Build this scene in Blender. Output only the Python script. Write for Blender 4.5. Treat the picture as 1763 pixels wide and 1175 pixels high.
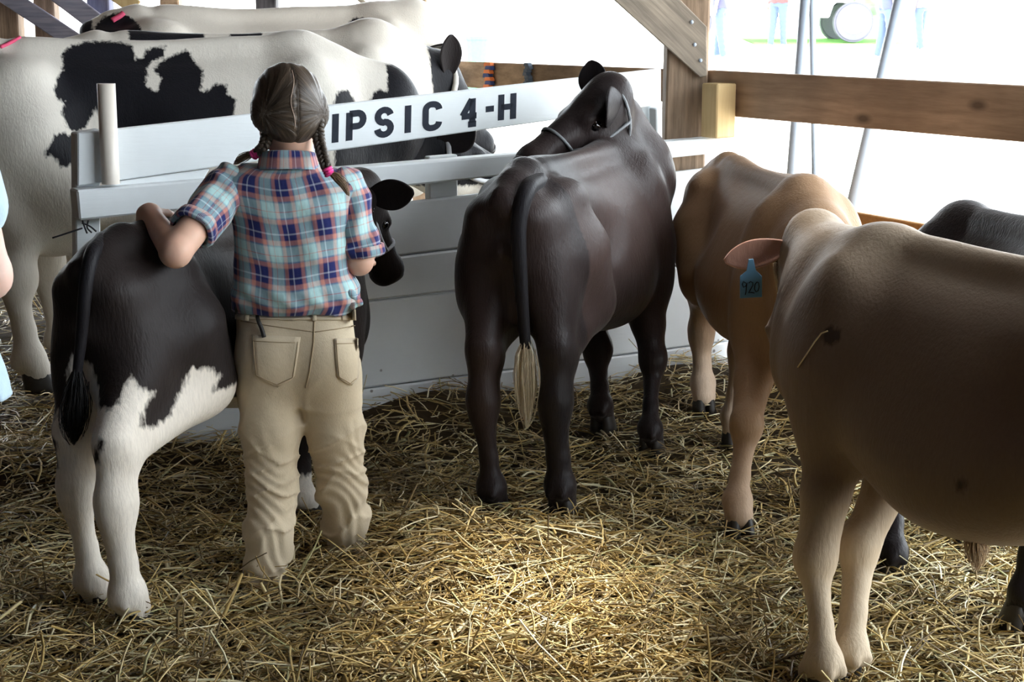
import bpy, bmesh, math, random
import numpy as np
from mathutils import Vector, Matrix
from mathutils.bvhtree import BVHTree

for o in list(bpy.data.objects):
    bpy.data.objects.remove(o, do_unlink=True)
S = bpy.context.scene
COL = S.collection
random.seed(7)
RNG = np.random.default_rng(11)

# ------------------------------------------------------------------ camera
CAM_H, FPX, HORIZON = 1.48, 2700.0, 30.0
PITCH = math.atan((587.5 - HORIZON) / FPX)
cam_d = bpy.data.cameras.new('camera')
cam = bpy.data.objects.new('camera', cam_d)
COL.objects.link(cam)
cam.location = (0, 0, CAM_H)
cam.rotation_euler = (math.pi / 2 - PITCH, 0, 0)
cam_d.sensor_width = 36
cam_d.lens = FPX / 1763 * 36
cam_d.clip_end = 500
cam_d.clip_start = 0.05
S.camera = cam

# ------------------------------------------------------------------ world, sun, exposure
W = bpy.data.worlds.new('world')
S.world = W
W.use_nodes = True
wn = W.node_tree.nodes
wl = W.node_tree.links
bg = wn['Background']
bg.inputs[0].default_value = (0.86, 0.94, 1.0, 1)
bg.inputs[1].default_value = 9.0
sun_d = bpy.data.lights.new('sun', 'SUN')
sun_d.energy = 14
sun_d.angle = math.radians(12)
sun_d.color = (1, 0.95, 0.87)
sun = bpy.data.objects.new('sun', sun_d)
COL.objects.link(sun)
sun.rotation_euler = Vector((-0.30, -0.28, -0.9)).to_track_quat('-Z', 'Y').to_euler()
S.view_settings.view_transform = 'Standard'
S.view_settings.look = 'None'
S.view_settings.gamma = 1
S.view_settings.use_curve_mapping = False
S.view_settings.exposure = 0.15
S.cycles.max_bounces = 8
S.cycles.diffuse_bounces = 5

# ------------------------------------------------------------------ geometry of the view (real distances)
CP, SP = math.cos(PITCH), math.sin(PITCH)
def ray(px, py):
    u = (px - 881.5) / FPX; v = (587.5 - py) / FPX
    return Vector((u, CP + v * SP, -SP + v * CP))
def at(px, py, Y):
    r = ray(px, py); t = Y / r.y
    return Vector((r.x * t, Y, CAM_H + r.z * t))
def ground(px, py, z=0.0):
    r = ray(px, py); t = (z - CAM_H) / r.z
    return Vector((r.x * t, r.y * t, z))

# ------------------------------------------------------------------ object helpers
def tag(o, label=None, cat=None, group=None, kind=None):
    if label: o['label'] = label
    if cat: o['category'] = cat
    if group: o['group'] = group
    if kind: o['kind'] = kind
    return o
def thing(name, loc=(0, 0, 0), rz=0.0, **k):
    o = bpy.data.objects.new(name, None)
    o.empty_display_size = 0.1
    COL.objects.link(o)
    o.location = loc; o.rotation_euler = (0, 0, rz)
    return tag(o, **k)
def link(name, me, mat, parent=None, smooth=False, **k):
    if mat is not None and len(me.materials) == 0:
        me.materials.append(mat)
    o = bpy.data.objects.new(name, me)
    COL.objects.link(o)
    if parent is not None: o.parent = parent
    if smooth:
        me.polygons.foreach_set('use_smooth', [True] * len(me.polygons))
    return tag(o, **k)
def np_mesh(name, V, F):
    """V (n,3); F (m,k) all polygons of k corners"""
    me = bpy.data.meshes.new(name)
    V = np.asarray(V, np.float32); F = np.asarray(F, np.int32)
    m, k = F.shape
    me.vertices.add(len(V)); me.vertices.foreach_set('co', V.ravel())
    me.loops.add(m * k); me.loops.foreach_set('vertex_index', F.ravel())
    me.polygons.add(m)
    me.polygons.foreach_set('loop_start', np.arange(0, m * k, k, dtype=np.int32))
    me.polygons.foreach_set('loop_total', np.full(m, k, np.int32))
    me.update(calc_edges=True)
    me.validate()
    return me
def fattr(me, name, vals):
    a = me.attributes.new(name, 'FLOAT', 'POINT')
    a.data.foreach_set('value', np.asarray(vals, np.float32).ravel())
def bm_mesh(name, bm):
    me = bpy.data.meshes.new(name)
    bmesh.ops.recalc_face_normals(bm, faces=bm.faces[:])
    bm.to_mesh(me); bm.free()
    return me
def prism(quad, nrm, th, bev=0.003):
    """board: quad = 4 (or more) points of the front face, th = thickness against nrm"""
    bm = bmesh.new()
    n = Vector(nrm).normalized()
    a = [bm.verts.new(Vector(p)) for p in quad]
    b = [bm.verts.new(Vector(p) - n * th) for p in quad]
    bm.faces.new(a); bm.faces.new(b[::-1])
    for i in range(len(a)):
        j = (i + 1) % len(a)
        bm.faces.new((a[j], a[i], b[i], b[j]))
    if bev:
        bmesh.ops.bevel(bm, geom=bm.edges[:], offset=bev, segments=1, affect='EDGES', clamp_overlap=True)
    return bm_mesh('board', bm)
def beam(p, q, w, h, side=None, bev=0.005):
    """square timber from p to q; w along `side`, h across"""
    p, q = Vector(p), Vector(q)
    d = (q - p).normalized()
    s = Vector(side) if side is not None else Vector((1, 0, 0))
    s = (s - d * s.dot(d)).normalized()
    t = d.cross(s)
    quad = [p - s * w / 2 + t * h / 2, p + s * w / 2 + t * h / 2, q + s * w / 2 + t * h / 2, q - s * w / 2 + t * h / 2]
    return prism(quad, t, h, bev)
def cubic(xs, ys, x):
    """monotone-ish Catmull interpolation on numpy"""
    xs = np.asarray(xs, float); ys = np.asarray(ys, float)
    m = np.gradient(ys, xs)
    x = np.clip(x, xs[0], xs[-1])
    i = np.clip(np.searchsorted(xs, x) - 1, 0, len(xs) - 2)
    h = xs[i + 1] - xs[i]; t = (x - xs[i]) / h
    return ((2*t**3 - 3*t**2 + 1) * ys[i] + (t**3 - 2*t**2 + t) * h * m[i]
            + (-2*t**3 + 3*t**2) * ys[i + 1] + (t**3 - t**2) * h * m[i + 1])
def spline(pts, n):
    P = np.array([tuple(p) for p in pts], float)
    t = np.linspace(0, len(P) - 1, n)
    k = np.arange(len(P))
    return np.stack([cubic(k, P[:, c], t) for c in range(3)], 1)
def tube_np(path, rad, seg=8, caps=True):
    P = np.asarray(path, float); n = len(P)
    rad = np.broadcast_to(np.asarray(rad, float), (n,))
    T = np.gradient(P, axis=0); T /= np.linalg.norm(T, axis=1)[:, None] + 1e-9
    up = np.array([0, 0, 1.0]) if abs(T[0, 2]) < 0.9 else np.array([1.0, 0, 0])
    V = []; prev = None
    for i in range(n):
        a = up if prev is None else prev
        a = a - T[i] * a.dot(T[i]); a /= np.linalg.norm(a) + 1e-9
        prev = a; b = np.cross(T[i], a)
        ang = np.arange(seg) * 2 * np.pi / seg
        V.append(P[i] + rad[i] * (np.cos(ang)[:, None] * a + np.sin(ang)[:, None] * b))
    V = np.concatenate(V)
    F = []
    for i in range(n - 1):
        for j in range(seg):
            k = (j + 1) % seg
            F.append((i*seg + j, i*seg + k, (i+1)*seg + k, (i+1)*seg + j))
    if caps:
        V = np.concatenate([V, P[:1], P[-1:]])
        c0, c1 = n * seg, n * seg + 1
        for j in range(seg):
            k = (j + 1) % seg
            F.append((c0, k, j, j)); F.append((c1, (n-1)*seg + j, (n-1)*seg + k, (n-1)*seg + k))
    return V, F
def poly_mesh(name, V, F):
    me = bpy.data.meshes.new(name)
    FF = []
    for f in F:
        g = []
        for v in f:
            if v not in g: g.append(int(v))
        FF.append(g)
    me.from_pydata([tuple(v) for v in V], [], FF)
    me.update()
    return me
def tube(name, pts, rad, mat, parent=None, seg=8, n=None, **k):
    path = spline(pts, n) if n else np.array([tuple(p) for p in pts], float)
    if not np.isscalar(rad) and n:
        rad = np.interp(np.linspace(0, 1, n), np.linspace(0, 1, len(rad)), rad)
    V, F = tube_np(path, rad, seg)
    return link(name, poly_mesh(name, V, F), mat, parent, smooth=True, **k)
def merge(parts):
    V = []; F = []; o = 0
    for v, f in parts:
        V.append(np.asarray(v)); F += [tuple(i + o for i in q) for q in f]; o += len(v)
    return np.concatenate(V), F

# ------------------------------------------------------------------ signed-distance modelling
class SDF:
    def __init__(s, lo, hi, res):
        s.lo = np.array(lo, np.float32); s.res = res
        s.n = np.ceil((np.array(hi) - s.lo) / res).astype(int) + 1
        s.f = np.full(s.n, 0.5, np.float32)
    def sub(s, lo, hi):
        i0 = np.clip(np.floor((np.array(lo) - s.lo) / s.res).astype(int), 0, s.n)
        i1 = np.clip(np.ceil((np.array(hi) - s.lo) / s.res).astype(int) + 1, 0, s.n)
        sl = tuple(slice(a, b) for a, b in zip(i0, i1))
        ax = [(s.lo[c] + np.arange(i0[c], i1[c]) * s.res).astype(np.float32) for c in range(3)]
        X, Y, Z = np.meshgrid(*ax, indexing='ij', sparse=True)
        return sl, X, Y, Z
    def put(s, sl, d, k, cut=False):
        a = s.f[sl]
        if a.size == 0: return
        if cut:
            h = np.maximum(k - np.abs(a + d), 0) / k
            s.f[sl] = np.maximum(a, -d) + h * h * k * 0.25
        else:
            h = np.maximum(k - np.abs(a - d), 0) / k
            s.f[sl] = np.minimum(a, d) - h * h * k * 0.25
    def cone(s, a, b, ra, rb, k=0.03, cut=False):
        a = np.array(tuple(a), float); b = np.array(tuple(b), float)
        R = max(ra, rb) + k + 2 * s.res
        sl, X, Y, Z = s.sub(np.minimum(a, b) - R, np.maximum(a, b) + R)
        d = b - a; L = max(d.dot(d), 1e-9)
        t = np.clip(((X - a[0]) * d[0] + (Y - a[1]) * d[1] + (Z - a[2]) * d[2]) / L, 0, 1)
        q = np.sqrt((X - a[0] - t * d[0])**2 + (Y - a[1] - t * d[1])**2 + (Z - a[2] - t * d[2])**2)
        s.put(sl, q - (ra + (rb - ra) * t), k, cut)
    def chain(s, pts, rad, k=0.03):
        for i in range(len(pts) - 1):
            s.cone(pts[i], pts[i + 1], rad[i], rad[i + 1], k)
    def ell(s, c, r, k=0.03, M=None, cut=False):
        """ellipsoid; M rows = its axes"""
        c = np.array(tuple(c), float); r = np.array(r, float)
        R = r.max() + k + 2 * s.res
        sl, X, Y, Z = s.sub(c - R, c + R)
        x, y, z = X - c[0], Y - c[1], Z - c[2]
        if M is not None:
            M = np.array([tuple(v) for v in M], float)
            x, y, z = (M[i][0] * x + M[i][1] * y + M[i][2] * z for i in range(3))
        k0 = np.sqrt((x / r[0])**2 + (y / r[1])**2 + (z / r[2])**2) + 1e-6
        k1 = np.sqrt((x / r[0]**2)**2 + (y / r[1]**2)**2 + (z / r[2]**2)**2) + 1e-6
        s.put(sl, k0 * (k0 - 1) / k1, k, cut)
    def loft_x(s, xs, top, bot, w, n=2.3, egg=0.2, k=0.05):
        xs = np.array(xs)
        sl, X, Y, Z = s.sub((xs[0] - .06, -max(w) - .12, min(bot) - .12), (xs[-1] + .06, max(w) + .12, max(top) + .12))
        x1 = X[:, 0, 0]
        t, b, ww = (cubic(xs, v, x1).astype(np.float32)[:, None, None] for v in (top, bot, w))
        zc = (t + b) / 2; h = (t - b) / 2
        v = (Z - zc) / h
        we = ww * (1 - egg * np.clip(v, -1, 1))
        q = ((np.abs(Y) / we)**n + np.abs(v)**n)**(1 / n) - 1
        d = q * np.minimum(ww, h) * 0.8
        ex = np.maximum(np.maximum(xs[0] - X, X - xs[-1]), 0)
        s.put(sl, d + ex, k)
    def loft_z(s, zs, cx, cy, hw, hd, n=2.4, k=0.03, warp=None):
        zs = np.array(zs)
        o = np.argsort(zs); zs = zs[o]; cx, cy, hw, hd = (np.array(v)[o] for v in (cx, cy, hw, hd))
        m = max(hw.max(), hd.max()) + .1
        sl, X, Y, Z = s.sub((cx.min() - m, cy.min() - m, zs[0] - .05), (cx.max() + m, cy.max() + m, zs[-1] + .05))
        z1 = Z[0, 0, :]
        a, b, w, h = (cubic(zs, v, z1).astype(np.float32)[None, None, :] for v in (cx, cy, hw, hd))
        q = ((np.abs(X - a) / w)**n + (np.abs(Y - b) / h)**n)**(1 / n) - 1
        d = q * np.minimum(w, h)
        ez = np.maximum(zs[0] - Z, Z - zs[-1])
        d = np.maximum(d, ez)
        if warp is not None: d = d + warp(X, Y, Z)
        s.put(sl, d, k)
    def plane(s, p, n, k=0.004):
        """keep the side opposite to n"""
        p = np.array(tuple(p)); n = np.array(tuple(n), float); n /= np.linalg.norm(n)
        sl, X, Y, Z = s.sub(s.lo - 1, s.lo + s.n * s.res + 1)
        d = (X - p[0]) * n[0] + (Y - p[1]) * n[1] + (Z - p[2]) * n[2]
        s.put(sl, -d, k, True)
    def disp(s, fn):
        sl, X, Y, Z = s.sub(s.lo - 1, s.lo + s.n * s.res + 1)
        s.f += np.broadcast_to(fn(X, Y, Z), s.f.shape).astype(np.float32)
    def mesh(s, name):
        f = s.f
        nx, ny, nz = f.shape
        ins = f < 0
        c = np.zeros((nx-1, ny-1, nz-1), np.uint8)
        for i in (0, 1):
            for j in (0, 1):
                for k in (0, 1):
                    c += ins[i:nx-1+i, j:ny-1+j, k:nz-1+k]
        act = np.argwhere((c > 0) & (c < 8))
        idx = np.full(c.shape, -1, np.int32)
        idx[tuple(act.T)] = np.arange(len(act))
        pos = np.zeros((len(act), 3), np.float32); cnt = np.zeros(len(act), np.float32)
        cor = [(i, j, k) for i in (0, 1) for j in (0, 1) for k in (0, 1)]
        val = {q: f[act[:, 0] + q[0], act[:, 1] + q[1], act[:, 2] + q[2]] for q in cor}
        for q in cor:
            for ax in range(3):
                if q[ax]: continue
                r = list(q); r[ax] = 1; r = tuple(r)
                a, b = val[q], val[r]
                m = (a < 0) != (b < 0)
                t = a / np.where(m, a - b, 1)
                p = np.tile(np.array(q, np.float32), (len(act), 1)); p[:, ax] = t
                pos[m] += p[m]; cnt[m] += 1
        V = (act + pos / cnt[:, None]) * s.res + s.lo
        Q = []
        for ax in range(3):
            sl0 = [slice(None)] * 3; sl1 = [slice(None)] * 3
            sl0[ax] = slice(0, -1); sl1[ax] = slice(1, None)
            A, B = ins[tuple(sl0)], ins[tuple(sl1)]
            e = np.argwhere(A != B)
            o1, o2 = (ax + 1) % 3, (ax + 2) % 3
            ok = (e[:, o1] > 0) & (e[:, o2] > 0) & (e[:, o1] < f.shape[o1]-1) & (e[:, o2] < f.shape[o2]-1)
            e = e[ok]
            flip = A[tuple(e.T)]
            def cell(d1, d2):
                g = e.copy(); g[:, o1] += d1; g[:, o2] += d2
                return idx[tuple(g.T)]
            q = np.stack([cell(-1, -1), cell(0, -1), cell(0, 0), cell(-1, 0)], 1)
            q[~flip] = q[~flip][:, ::-1]
            Q.append(q)
        return np_mesh(name, V, np.concatenate(Q)), V

def vnoise(X, Y, Z, seed=0):
    """cheap smooth pseudo noise from a few sines"""
    r = np.random.default_rng(seed)
    out = 0
    for i in range(5):
        a = r.normal(size=3); a /= np.linalg.norm(a); ph = r.uniform(0, 6.28); s = r.uniform(.7, 1.5)
        out = out + np.sin((X * a[0] + Y * a[1] + Z * a[2]) * s + ph)
    return out / 3
def poly_sd(P, poly):
    """signed distance of 2-D points to a polygon, positive inside"""
    P = np.asarray(P, float); poly = np.asarray(poly, float)
    d = np.full(len(P), 1e9); ins = np.zeros(len(P), bool)
    for i in range(len(poly)):
        a, b = poly[i - 1], poly[i]
        e = b - a; w = P - a
        t = np.clip((w @ e) / max(e @ e, 1e-12), 0, 1)
        q = w - t[:, None] * e
        d = np.minimum(d, (q**2).sum(1))
        c = (a[1] > P[:, 1]) != (b[1] > P[:, 1])
        with np.errstate(divide='ignore', invalid='ignore'):
            xi = a[0] + (P[:, 1] - a[1]) * e[0] / e[1]
        ins ^= c & (P[:, 0] < xi)
    return np.sqrt(d) * np.where(ins, 1, -1)

# ------------------------------------------------------------------ materials
class NT:
    def __init__(s, name, rough=0.6, spec=0.3, sheen=0.0):
        s.m = bpy.data.materials.new(name); s.m.use_nodes = True
        s.t = s.m.node_tree; s.b = s.t.nodes['Principled BSDF']
        s.b.inputs['Roughness'].default_value = rough
        s.b.inputs['Specular IOR Level'].default_value = spec
        if sheen: s.b.inputs['Sheen Weight'].default_value = sheen
    def n(s, ty, **k):
        o = s.t.nodes.new('ShaderNode' + ty)
        for a, v in k.items(): setattr(o, a, v)
        return o
    def l(s, a, b): s.t.links.new(a, b)
    def setin(s, node, i, v):
        if isinstance(v, (int, float)): node.inputs[i].default_value = v
        elif isinstance(v, tuple):
            node.inputs[i].default_value = v if len(v) == len(node.inputs[i].default_value) else (*v, 1)
        else: s.l(v, node.inputs[i])
    def math(s, op, a, b=0.0, clamp=False):
        o = s.n('Math', operation=op, use_clamp=clamp)
        s.setin(o, 0, a); s.setin(o, 1, b)
        return o.outputs[0]
    def mix(s, f, a, b, mode='MIX'):
        o = s.n('Mix', data_type='RGBA', blend_type=mode)
        s.setin(o, 0, f); s.setin(o, 6, a); s.setin(o, 7, b)
        return o.outputs[2]
    def obj(s, scale=(1, 1, 1)):
        tc = s.n('TexCoord'); mp = s.n('Mapping')
        mp.inputs['Scale'].default_value = scale
        src = tc.outputs['Object']
        if getattr(s, 'turn', None):
            rt = s.n('Mapping'); rt.inputs['Rotation'].default_value = (s.turn[0], s.turn[1], s.turn[2])
            s.l(src, rt.inputs[0]); src = rt.outputs[0]
        s.l(src, mp.inputs[0])
        return mp.outputs[0]
    def noise(s, scale, vec=None, detail=3, rough=0.6):
        o = s.n('TexNoise'); o.inputs['Scale'].default_value = scale
        o.inputs['Detail'].default_value = detail; o.inputs['Roughness'].default_value = rough
        if vec is None: vec = s.obj()
        s.l(vec, o.inputs['Vector'])
        return o.outputs[0]
    def ramp(s, fac, stops, interp='LINEAR'):
        o = s.n('ValToRGB'); o.color_ramp.interpolation = interp
        e = o.color_ramp.elements
        while len(e) < len(stops): e.new(0.5)
        for q, (p, c) in zip(e, stops):
            q.position = p; q.color = (*c, 1) if len(c) == 3 else c
        s.setin(o, 0, fac)
        return o.outputs[0]
    def attr(s, name, out=2):
        o = s.n('Attribute', attribute_name=name)
        return o.outputs[out]
    def color(s, c): s.setin(s.b, 'Base Color', c); return s
    def bump(s, h, strength=0.3, dist=0.01):
        o = s.n('Bump'); o.inputs['Strength'].default_value = strength; o.inputs['Distance'].default_value = dist
        s.l(h, o.inputs['Height']); s.l(o.outputs[0], s.b.inputs['Normal']); return s
def plain(name, c, rough=0.6, spec=0.3, var=0.15, scale=30, bump=0.0, sheen=0.0):
    t = NT(name, rough, spec, sheen)
    nz = t.noise(scale)
    t.color(t.mix(nz, tuple(x * (1 - var) for x in c), tuple(min(1, x * (1 + var)) for x in c)))
    if bump: t.bump(nz, bump, 0.004)
    return t.m
def wood(name, c1, c2, axis=0, scale=18, rough=0.75, knots=True, bump=0.25, turn=None):
    t = NT(name, rough, 0.2); t.turn = turn
    sc = [1, 1, 1]; sc[axis] = 0.06
    v = t.obj(tuple(sc))
    g = t.noise(scale * 3, v, 6, 0.65)
    big = t.noise(2.2, None, 3)
    c = t.ramp(g, [(0.30, c1), (0.68, c2)])
    c = t.mix(t.ramp(big, [(0.35, (0, 0, 0)), (0.7, (0.55, 0.55, 0.55))]), c, tuple(x * 0.45 for x in c1))
    if knots:
        vo = t.n('TexVoronoi'); vo.inputs['Scale'].default_value = 4.5
        sk = [1, 1, 1]; sk[axis] = 0.45
        t.l(t.obj(tuple(sk)), vo.inputs['Vector'])
        c = t.mix(t.ramp(vo.outputs[0], [(0.04, (0.8, 0.8, 0.8)), (0.11, (0, 0, 0))]), c, tuple(x * 0.3 for x in c1))
    t.color(c); t.bump(g, bump, 0.004)
    return t.m
def painted(name, base=(0.74, 0.78, 0.80), axis=0, turn=None):
    """white paint on rough sawn boards, chipped in places"""
    t = NT(name, 0.55, 0.3); t.turn = turn
    sc = [1, 1, 1]; sc[axis] = 0.08
    g = t.noise(60, t.obj(tuple(sc)), 5, 0.7)
    dirt = t.noise(3.0, None, 4)
    c = t.mix(t.ramp(dirt, [(0.35, (0, 0, 0)), (0.75, (0.5, 0.5, 0.5))]), base, tuple(x * f for x, f in zip(base, (0.74, 0.74, 0.72))))
    chip = t.noise(9, t.obj((0.7, 0.7, 1.0)), 6, 0.72)
    chip = t.ramp(chip, [(0.70, (0, 0, 0)), (0.72, (1, 1, 1))])
    c = t.mix(chip, c, (0.16, 0.13, 0.10))
    spots = t.n('TexVoronoi'); spots.inputs['Scale'].default_value = 7
    t.l(t.obj(), spots.inputs['Vector'])
    c = t.mix(t.ramp(spots.outputs[0], [(0.035, (0.85, 0.85, 0.85)), (0.06, (0, 0, 0))]), c, (0.12, 0.1, 0.09))
    t.color(c); t.bump(g, 0.22, 0.004)
    return t.m
def coat(name, c1, c2, c3, edge=0.012, rough=0.5, sheen=0.06, streak=0.35):
    """short hair: c1->c2 by the smooth 'tone' attribute, c3 where 'patch' > 0"""
    t = NT(name, rough, 0.13, sheen)
    t.b.inputs['Sheen Roughness'].default_value = 0.4
    v = t.obj((1, 1, 0.22))
    h = t.noise(160, v, 3, 0.6)
    m = t.noise(5, None, 4)
    c = t.mix(t.attr('tone'), c1, c2)
    e = t.math('ADD', t.attr('patch'), t.math('MULTIPLY', t.math('SUBTRACT', t.noise(70, t.obj((1, 1, .4)), 4), 0.5), edge * 3))
    f = t.math('ADD', t.math('DIVIDE', e, edge), 0.5, True)
    c = t.mix(f, c, c3)
    k = t.math('ADD', 1 - streak, t.math('MULTIPLY', t.math('ADD', t.math('MULTIPLY', h, .6), t.math('MULTIPLY', m, .4)), 2 * streak))
    o = t.n('VectorMath', operation='SCALE'); t.l(c, o.inputs[0]); t.l(k, o.inputs['Scale'])
    t.color(o.outputs[0])
    hh = t.math('ADD', h, t.math('MULTIPLY', t.noise(22, t.obj((1, 1, .5)), 3), 1.5))
    t.bump(hh, 0.3, 0.006)
    return t.m

# ================================================================== materials of the setting
M_OLDWOOD = wood('old_timber', (0.15, 0.105, 0.07), (0.42, 0.30, 0.21), axis=2)
M_GREYWOOD_X = wood('weathered_board', (0.20, 0.17, 0.14), (0.50, 0.42, 0.33), axis=0, turn=(0, -.76, 0))
M_RAILWOOD = wood('rail_board', (0.30, 0.20, 0.13), (0.56, 0.39, 0.26), axis=0, scale=9, turn=(0, 0, .965))
M_FARRAIL = wood('far_rail_board', (0.26, 0.17, 0.10), (0.50, 0.34, 0.21), axis=0, scale=10, turn=(0, 0, .78))
M_NEWWOOD = wood('new_pine', (0.55, 0.38, 0.18), (0.72, 0.55, 0.30), axis=2, scale=10)
M_DARKWOOD = wood('dark_timber', (0.05, 0.045, 0.05), (0.13, 0.12, 0.13), axis=2)
M_PAINT = painted('white_painted_board', turn=(0, 0, -.547))
M_PAINT_LOW = painted('white_painted_planks', (0.66, 0.68, 0.69), turn=(0, 0, -.547))
M_ROOF = plain('roof_boards', (0.07, 0.05, 0.04), 0.9, 0.1)
M_EARTH = plain('barn_earth', (0.055, 0.038, 0.021), 0.95, 0.1, 0.5, 25, 0.8)
M_GRAVEL = plain('pale_gravel', (0.62, 0.60, 0.56), 0.95, 0.1, 0.12, 3)
M_LETTER = plain('black_stencil_paint', (0.022, 0.026, 0.038), 0.7, 0.12, 0.3, 60)
M_PVC = plain('ivory_plastic_pipe', (0.76, 0.70, 0.62), 0.35, 0.5, 0.05)
M_BLACKROPE = plain('dark_rope', (0.02, 0.02, 0.025), 0.6, 0.3, 0.5, 200)
M_STEEL = plain('galvanised_steel', (0.36, 0.42, 0.50), 0.4, 0.5, 0.12, 12)

# ================================================================== ground
PA = at(130, 600, 4.95); PB = at(1140, 600, 6.15)
PA.z = PB.z = 0
PD = (PB - PA).normalized()
PN = Vector((PD.y, -PD.x, 0))          # towards the camera
def hfun(x, y):
    """top of the bedding"""
    x = np.asarray(x, float); y = np.asarray(y, float)
    h = 0.022 + 0.012 * vnoise(x * 5, y * 5, 0, 3) + 0.008 * vnoise(x * 13, y * 13, 0, 4)
    h = h + 0.085 * np.exp(-(((x + 0.10) / 0.42)**2 + ((y - 4.0) / 0.42)**2))
    h = h + 0.05 * np.exp(-(((x + 0.15) / 0.7)**2 + ((y - 3.3) / 0.35)**2))
    d = (x - PA.x) * PN.x + (y - PA.y) * PN.y
    s = (x - PA.x) * PD.x + (y - PA.y) * PD.y
    pile = np.exp(-(np.maximum(d, -d * 3) / 0.28)**2)
    h = h + pile * (0.06 + 0.05 * np.exp(-((s - 1.35) / 0.35)**2) + 0.03 * vnoise(s * 6, d * 6, 0, 8))
    h = h + 0.10 * np.exp(-(((x - 0.72) / 0.3)**2 + ((y - 6.0) / 0.35)**2))
    h = h + 0.06 * np.exp(-(((x + 1.6) / 0.5)**2 + ((y - 4.6) / 0.5)**2))
    return np.maximum(h, 0.004)
gx = np.linspace(-5.2, 2.6, 261); gy = np.linspace(-3.5, 10.5, 361)
GX, GY = np.meshgrid(gx, gy, indexing='ij')
GZ = hfun(GX, GY) - 0.012
Vg = np.stack([GX, GY, GZ], -1).reshape(-1, 3)
ii, jj = np.meshgrid(np.arange(260), np.arange(360), indexing='ij')
b0 = (ii * 361 + jj).ravel()
link('floor', np_mesh('floor', Vg, np.stack([b0, b0 + 361, b0 + 362, b0 + 1], 1)), M_EARTH, smooth=True, kind='structure')
def slope_z(y): return np.where(y > 12, (y - 12) * 0.048, 0.0) - 0.02
oy = np.concatenate([np.linspace(-60, 12, 10), np.linspace(14, 160, 30)]); ox = np.linspace(-90, 90, 10)
OX, OY = np.meshgrid(ox, oy, indexing='ij')
Vo = np.stack([OX, OY, slope_z(OY)], -1).reshape(-1, 3)
ii, jj = np.meshgrid(np.arange(9), np.arange(39), indexing='ij'); b0 = (ii * 40 + jj).ravel()
link('ground', np_mesh('ground', Vo, np.stack([b0, b0 + 40, b0 + 41, b0 + 1], 1)), M_GRAVEL, kind='structure')

def box(name, lo, hi, mat, parent=None, bev=0.004, **k):
    x0, y0, z0 = lo; x1, y1, z1 = hi
    return link(name, prism([(x0, y0, z1), (x1, y0, z1), (x1, y1, z1), (x0, y1, z1)], (0, 0, 1), z1 - z0, bev), mat, parent, **k)
# unseen shed shell: roof, closed left and back, part-closed right, set for the light
# unseen hole added in the roof to drop a pool of sun on the straw
for lo_, hi_ in (((-7.0, -4.2), (2.9, 4.05)), ((-7.0, 4.95), (2.9, 11.2)), ((-7.0, 4.05), (.82, 4.95)), ((1.26, 4.05), (2.9, 4.95))):
    box('ceiling', (*lo_, 2.95), (*hi_, 3.05), M_ROOF, bev=0, kind='structure')
box('wall_right', (2.8, -4.2, -0.02), (2.9, 0.6, 2.95), M_ROOF, bev=0, kind='structure')
box('wall_left', (-5.6, -4.2, -0.02), (-5.5, 11.0, 2.95), M_ROOF, bev=0, kind='structure')
box('wall_back', (-5.5, -4.2, -0.02), (3.3, -4.1, 2.95), M_ROOF, bev=0, kind='structure')

# ================================================================== the white partition
def onp(px, py, off=0.0):
    """point of the partition plane (shifted by off towards the camera) seen at a pixel"""
    r = ray(px, py); o = Vector((0, 0, CAM_H)); p0 = PA + PN * off
    t = (p0 - o).dot(PN) / r.dot(PN)
    return o + r * t
def pboard(name, quad, off, th, mat, parent, bev=0.004, **k):
    return link(name, prism([onp(x, y, off) for x, y in quad], PN, th, bev), mat, parent, **k)
part_root = thing('pen_partition', PA, label='white painted plank partition with a heavy top rail behind the plaid shirt and the heifers', cat='partition')
part_root.location = (0, 0, 0)
def yl(x, p, q): return p[1] + (q[1] - p[1]) * (x - p[0]) / (q[0] - p[0])
lines = [((640, 354), (845, 331)), ((692, 441), (830, 424)), ((614, 521.5), (830, 497)), ((621, 671), (1180, 598))]
xl, xr = 172, 1262
edges = [[(x, yl(x, *l)) for x in (xl, xr)] for l in lines]
bot = [(xl, 862), (xr, 722)]
edges.append(bot)
for i in range(4):
    (a, b), (c, d) = edges[i], edges[i + 1]
    g = 1.3
    if i: pboard('joint_light_block', [(a[0], a[1] + 7), (b[0], b[1] + 7), (b[0], b[1] - 7), (a[0], a[1] - 7)], -.037, .015, M_PAINT_LOW, part_root, 0)  # added strips that stop bright light leaking through the plank joints
    q = [(c[0], c[1] - g), (d[0], d[1] - g), (b[0], b[1] + g), (a[0], a[1] + g)]
    pboard('plank', q, 0.0 + 0.005 * (i % 2), 0.035, M_PAINT_LOW, part_root, 0.006)
pboard('top_rail', [(137, 380), (1252, 262), (1250, 236), (132, 328)], 0.05, 0.085, M_PAINT, part_root, 0.006)
pboard('shelf_board', [(176, 327), (350, 310), (362, 291), (208, 312)], 0.0, 0.03, M_PAINT, part_root)
for (x, y0, y1, w) in ((764, 268, 420, 50),):
    pboard('rail_post', [(x - w/2 + 2, y1), (x + w/2, y1 - 5), (x + w/2 - 1, y0 - 2), (x - w/2, y0 + 2)], -0.036, 0.04, M_PAINT, part_root)
pboard('end_post', [(135, 800), (176, 797), (172, 222), (129, 229)], -0.036, 0.05, M_PAINT, part_root)
pboard('end_block', [(1131, 243), (1141, 242), (1141, 186), (1130, 187)], 0.02, 0.05, M_PAINT, part_root)
pboard('far_post', [(1104, 760), (1138, 757), (1138, 125), (1104, 128)], -0.045, 0.06, M_PAINT, part_root)

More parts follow.
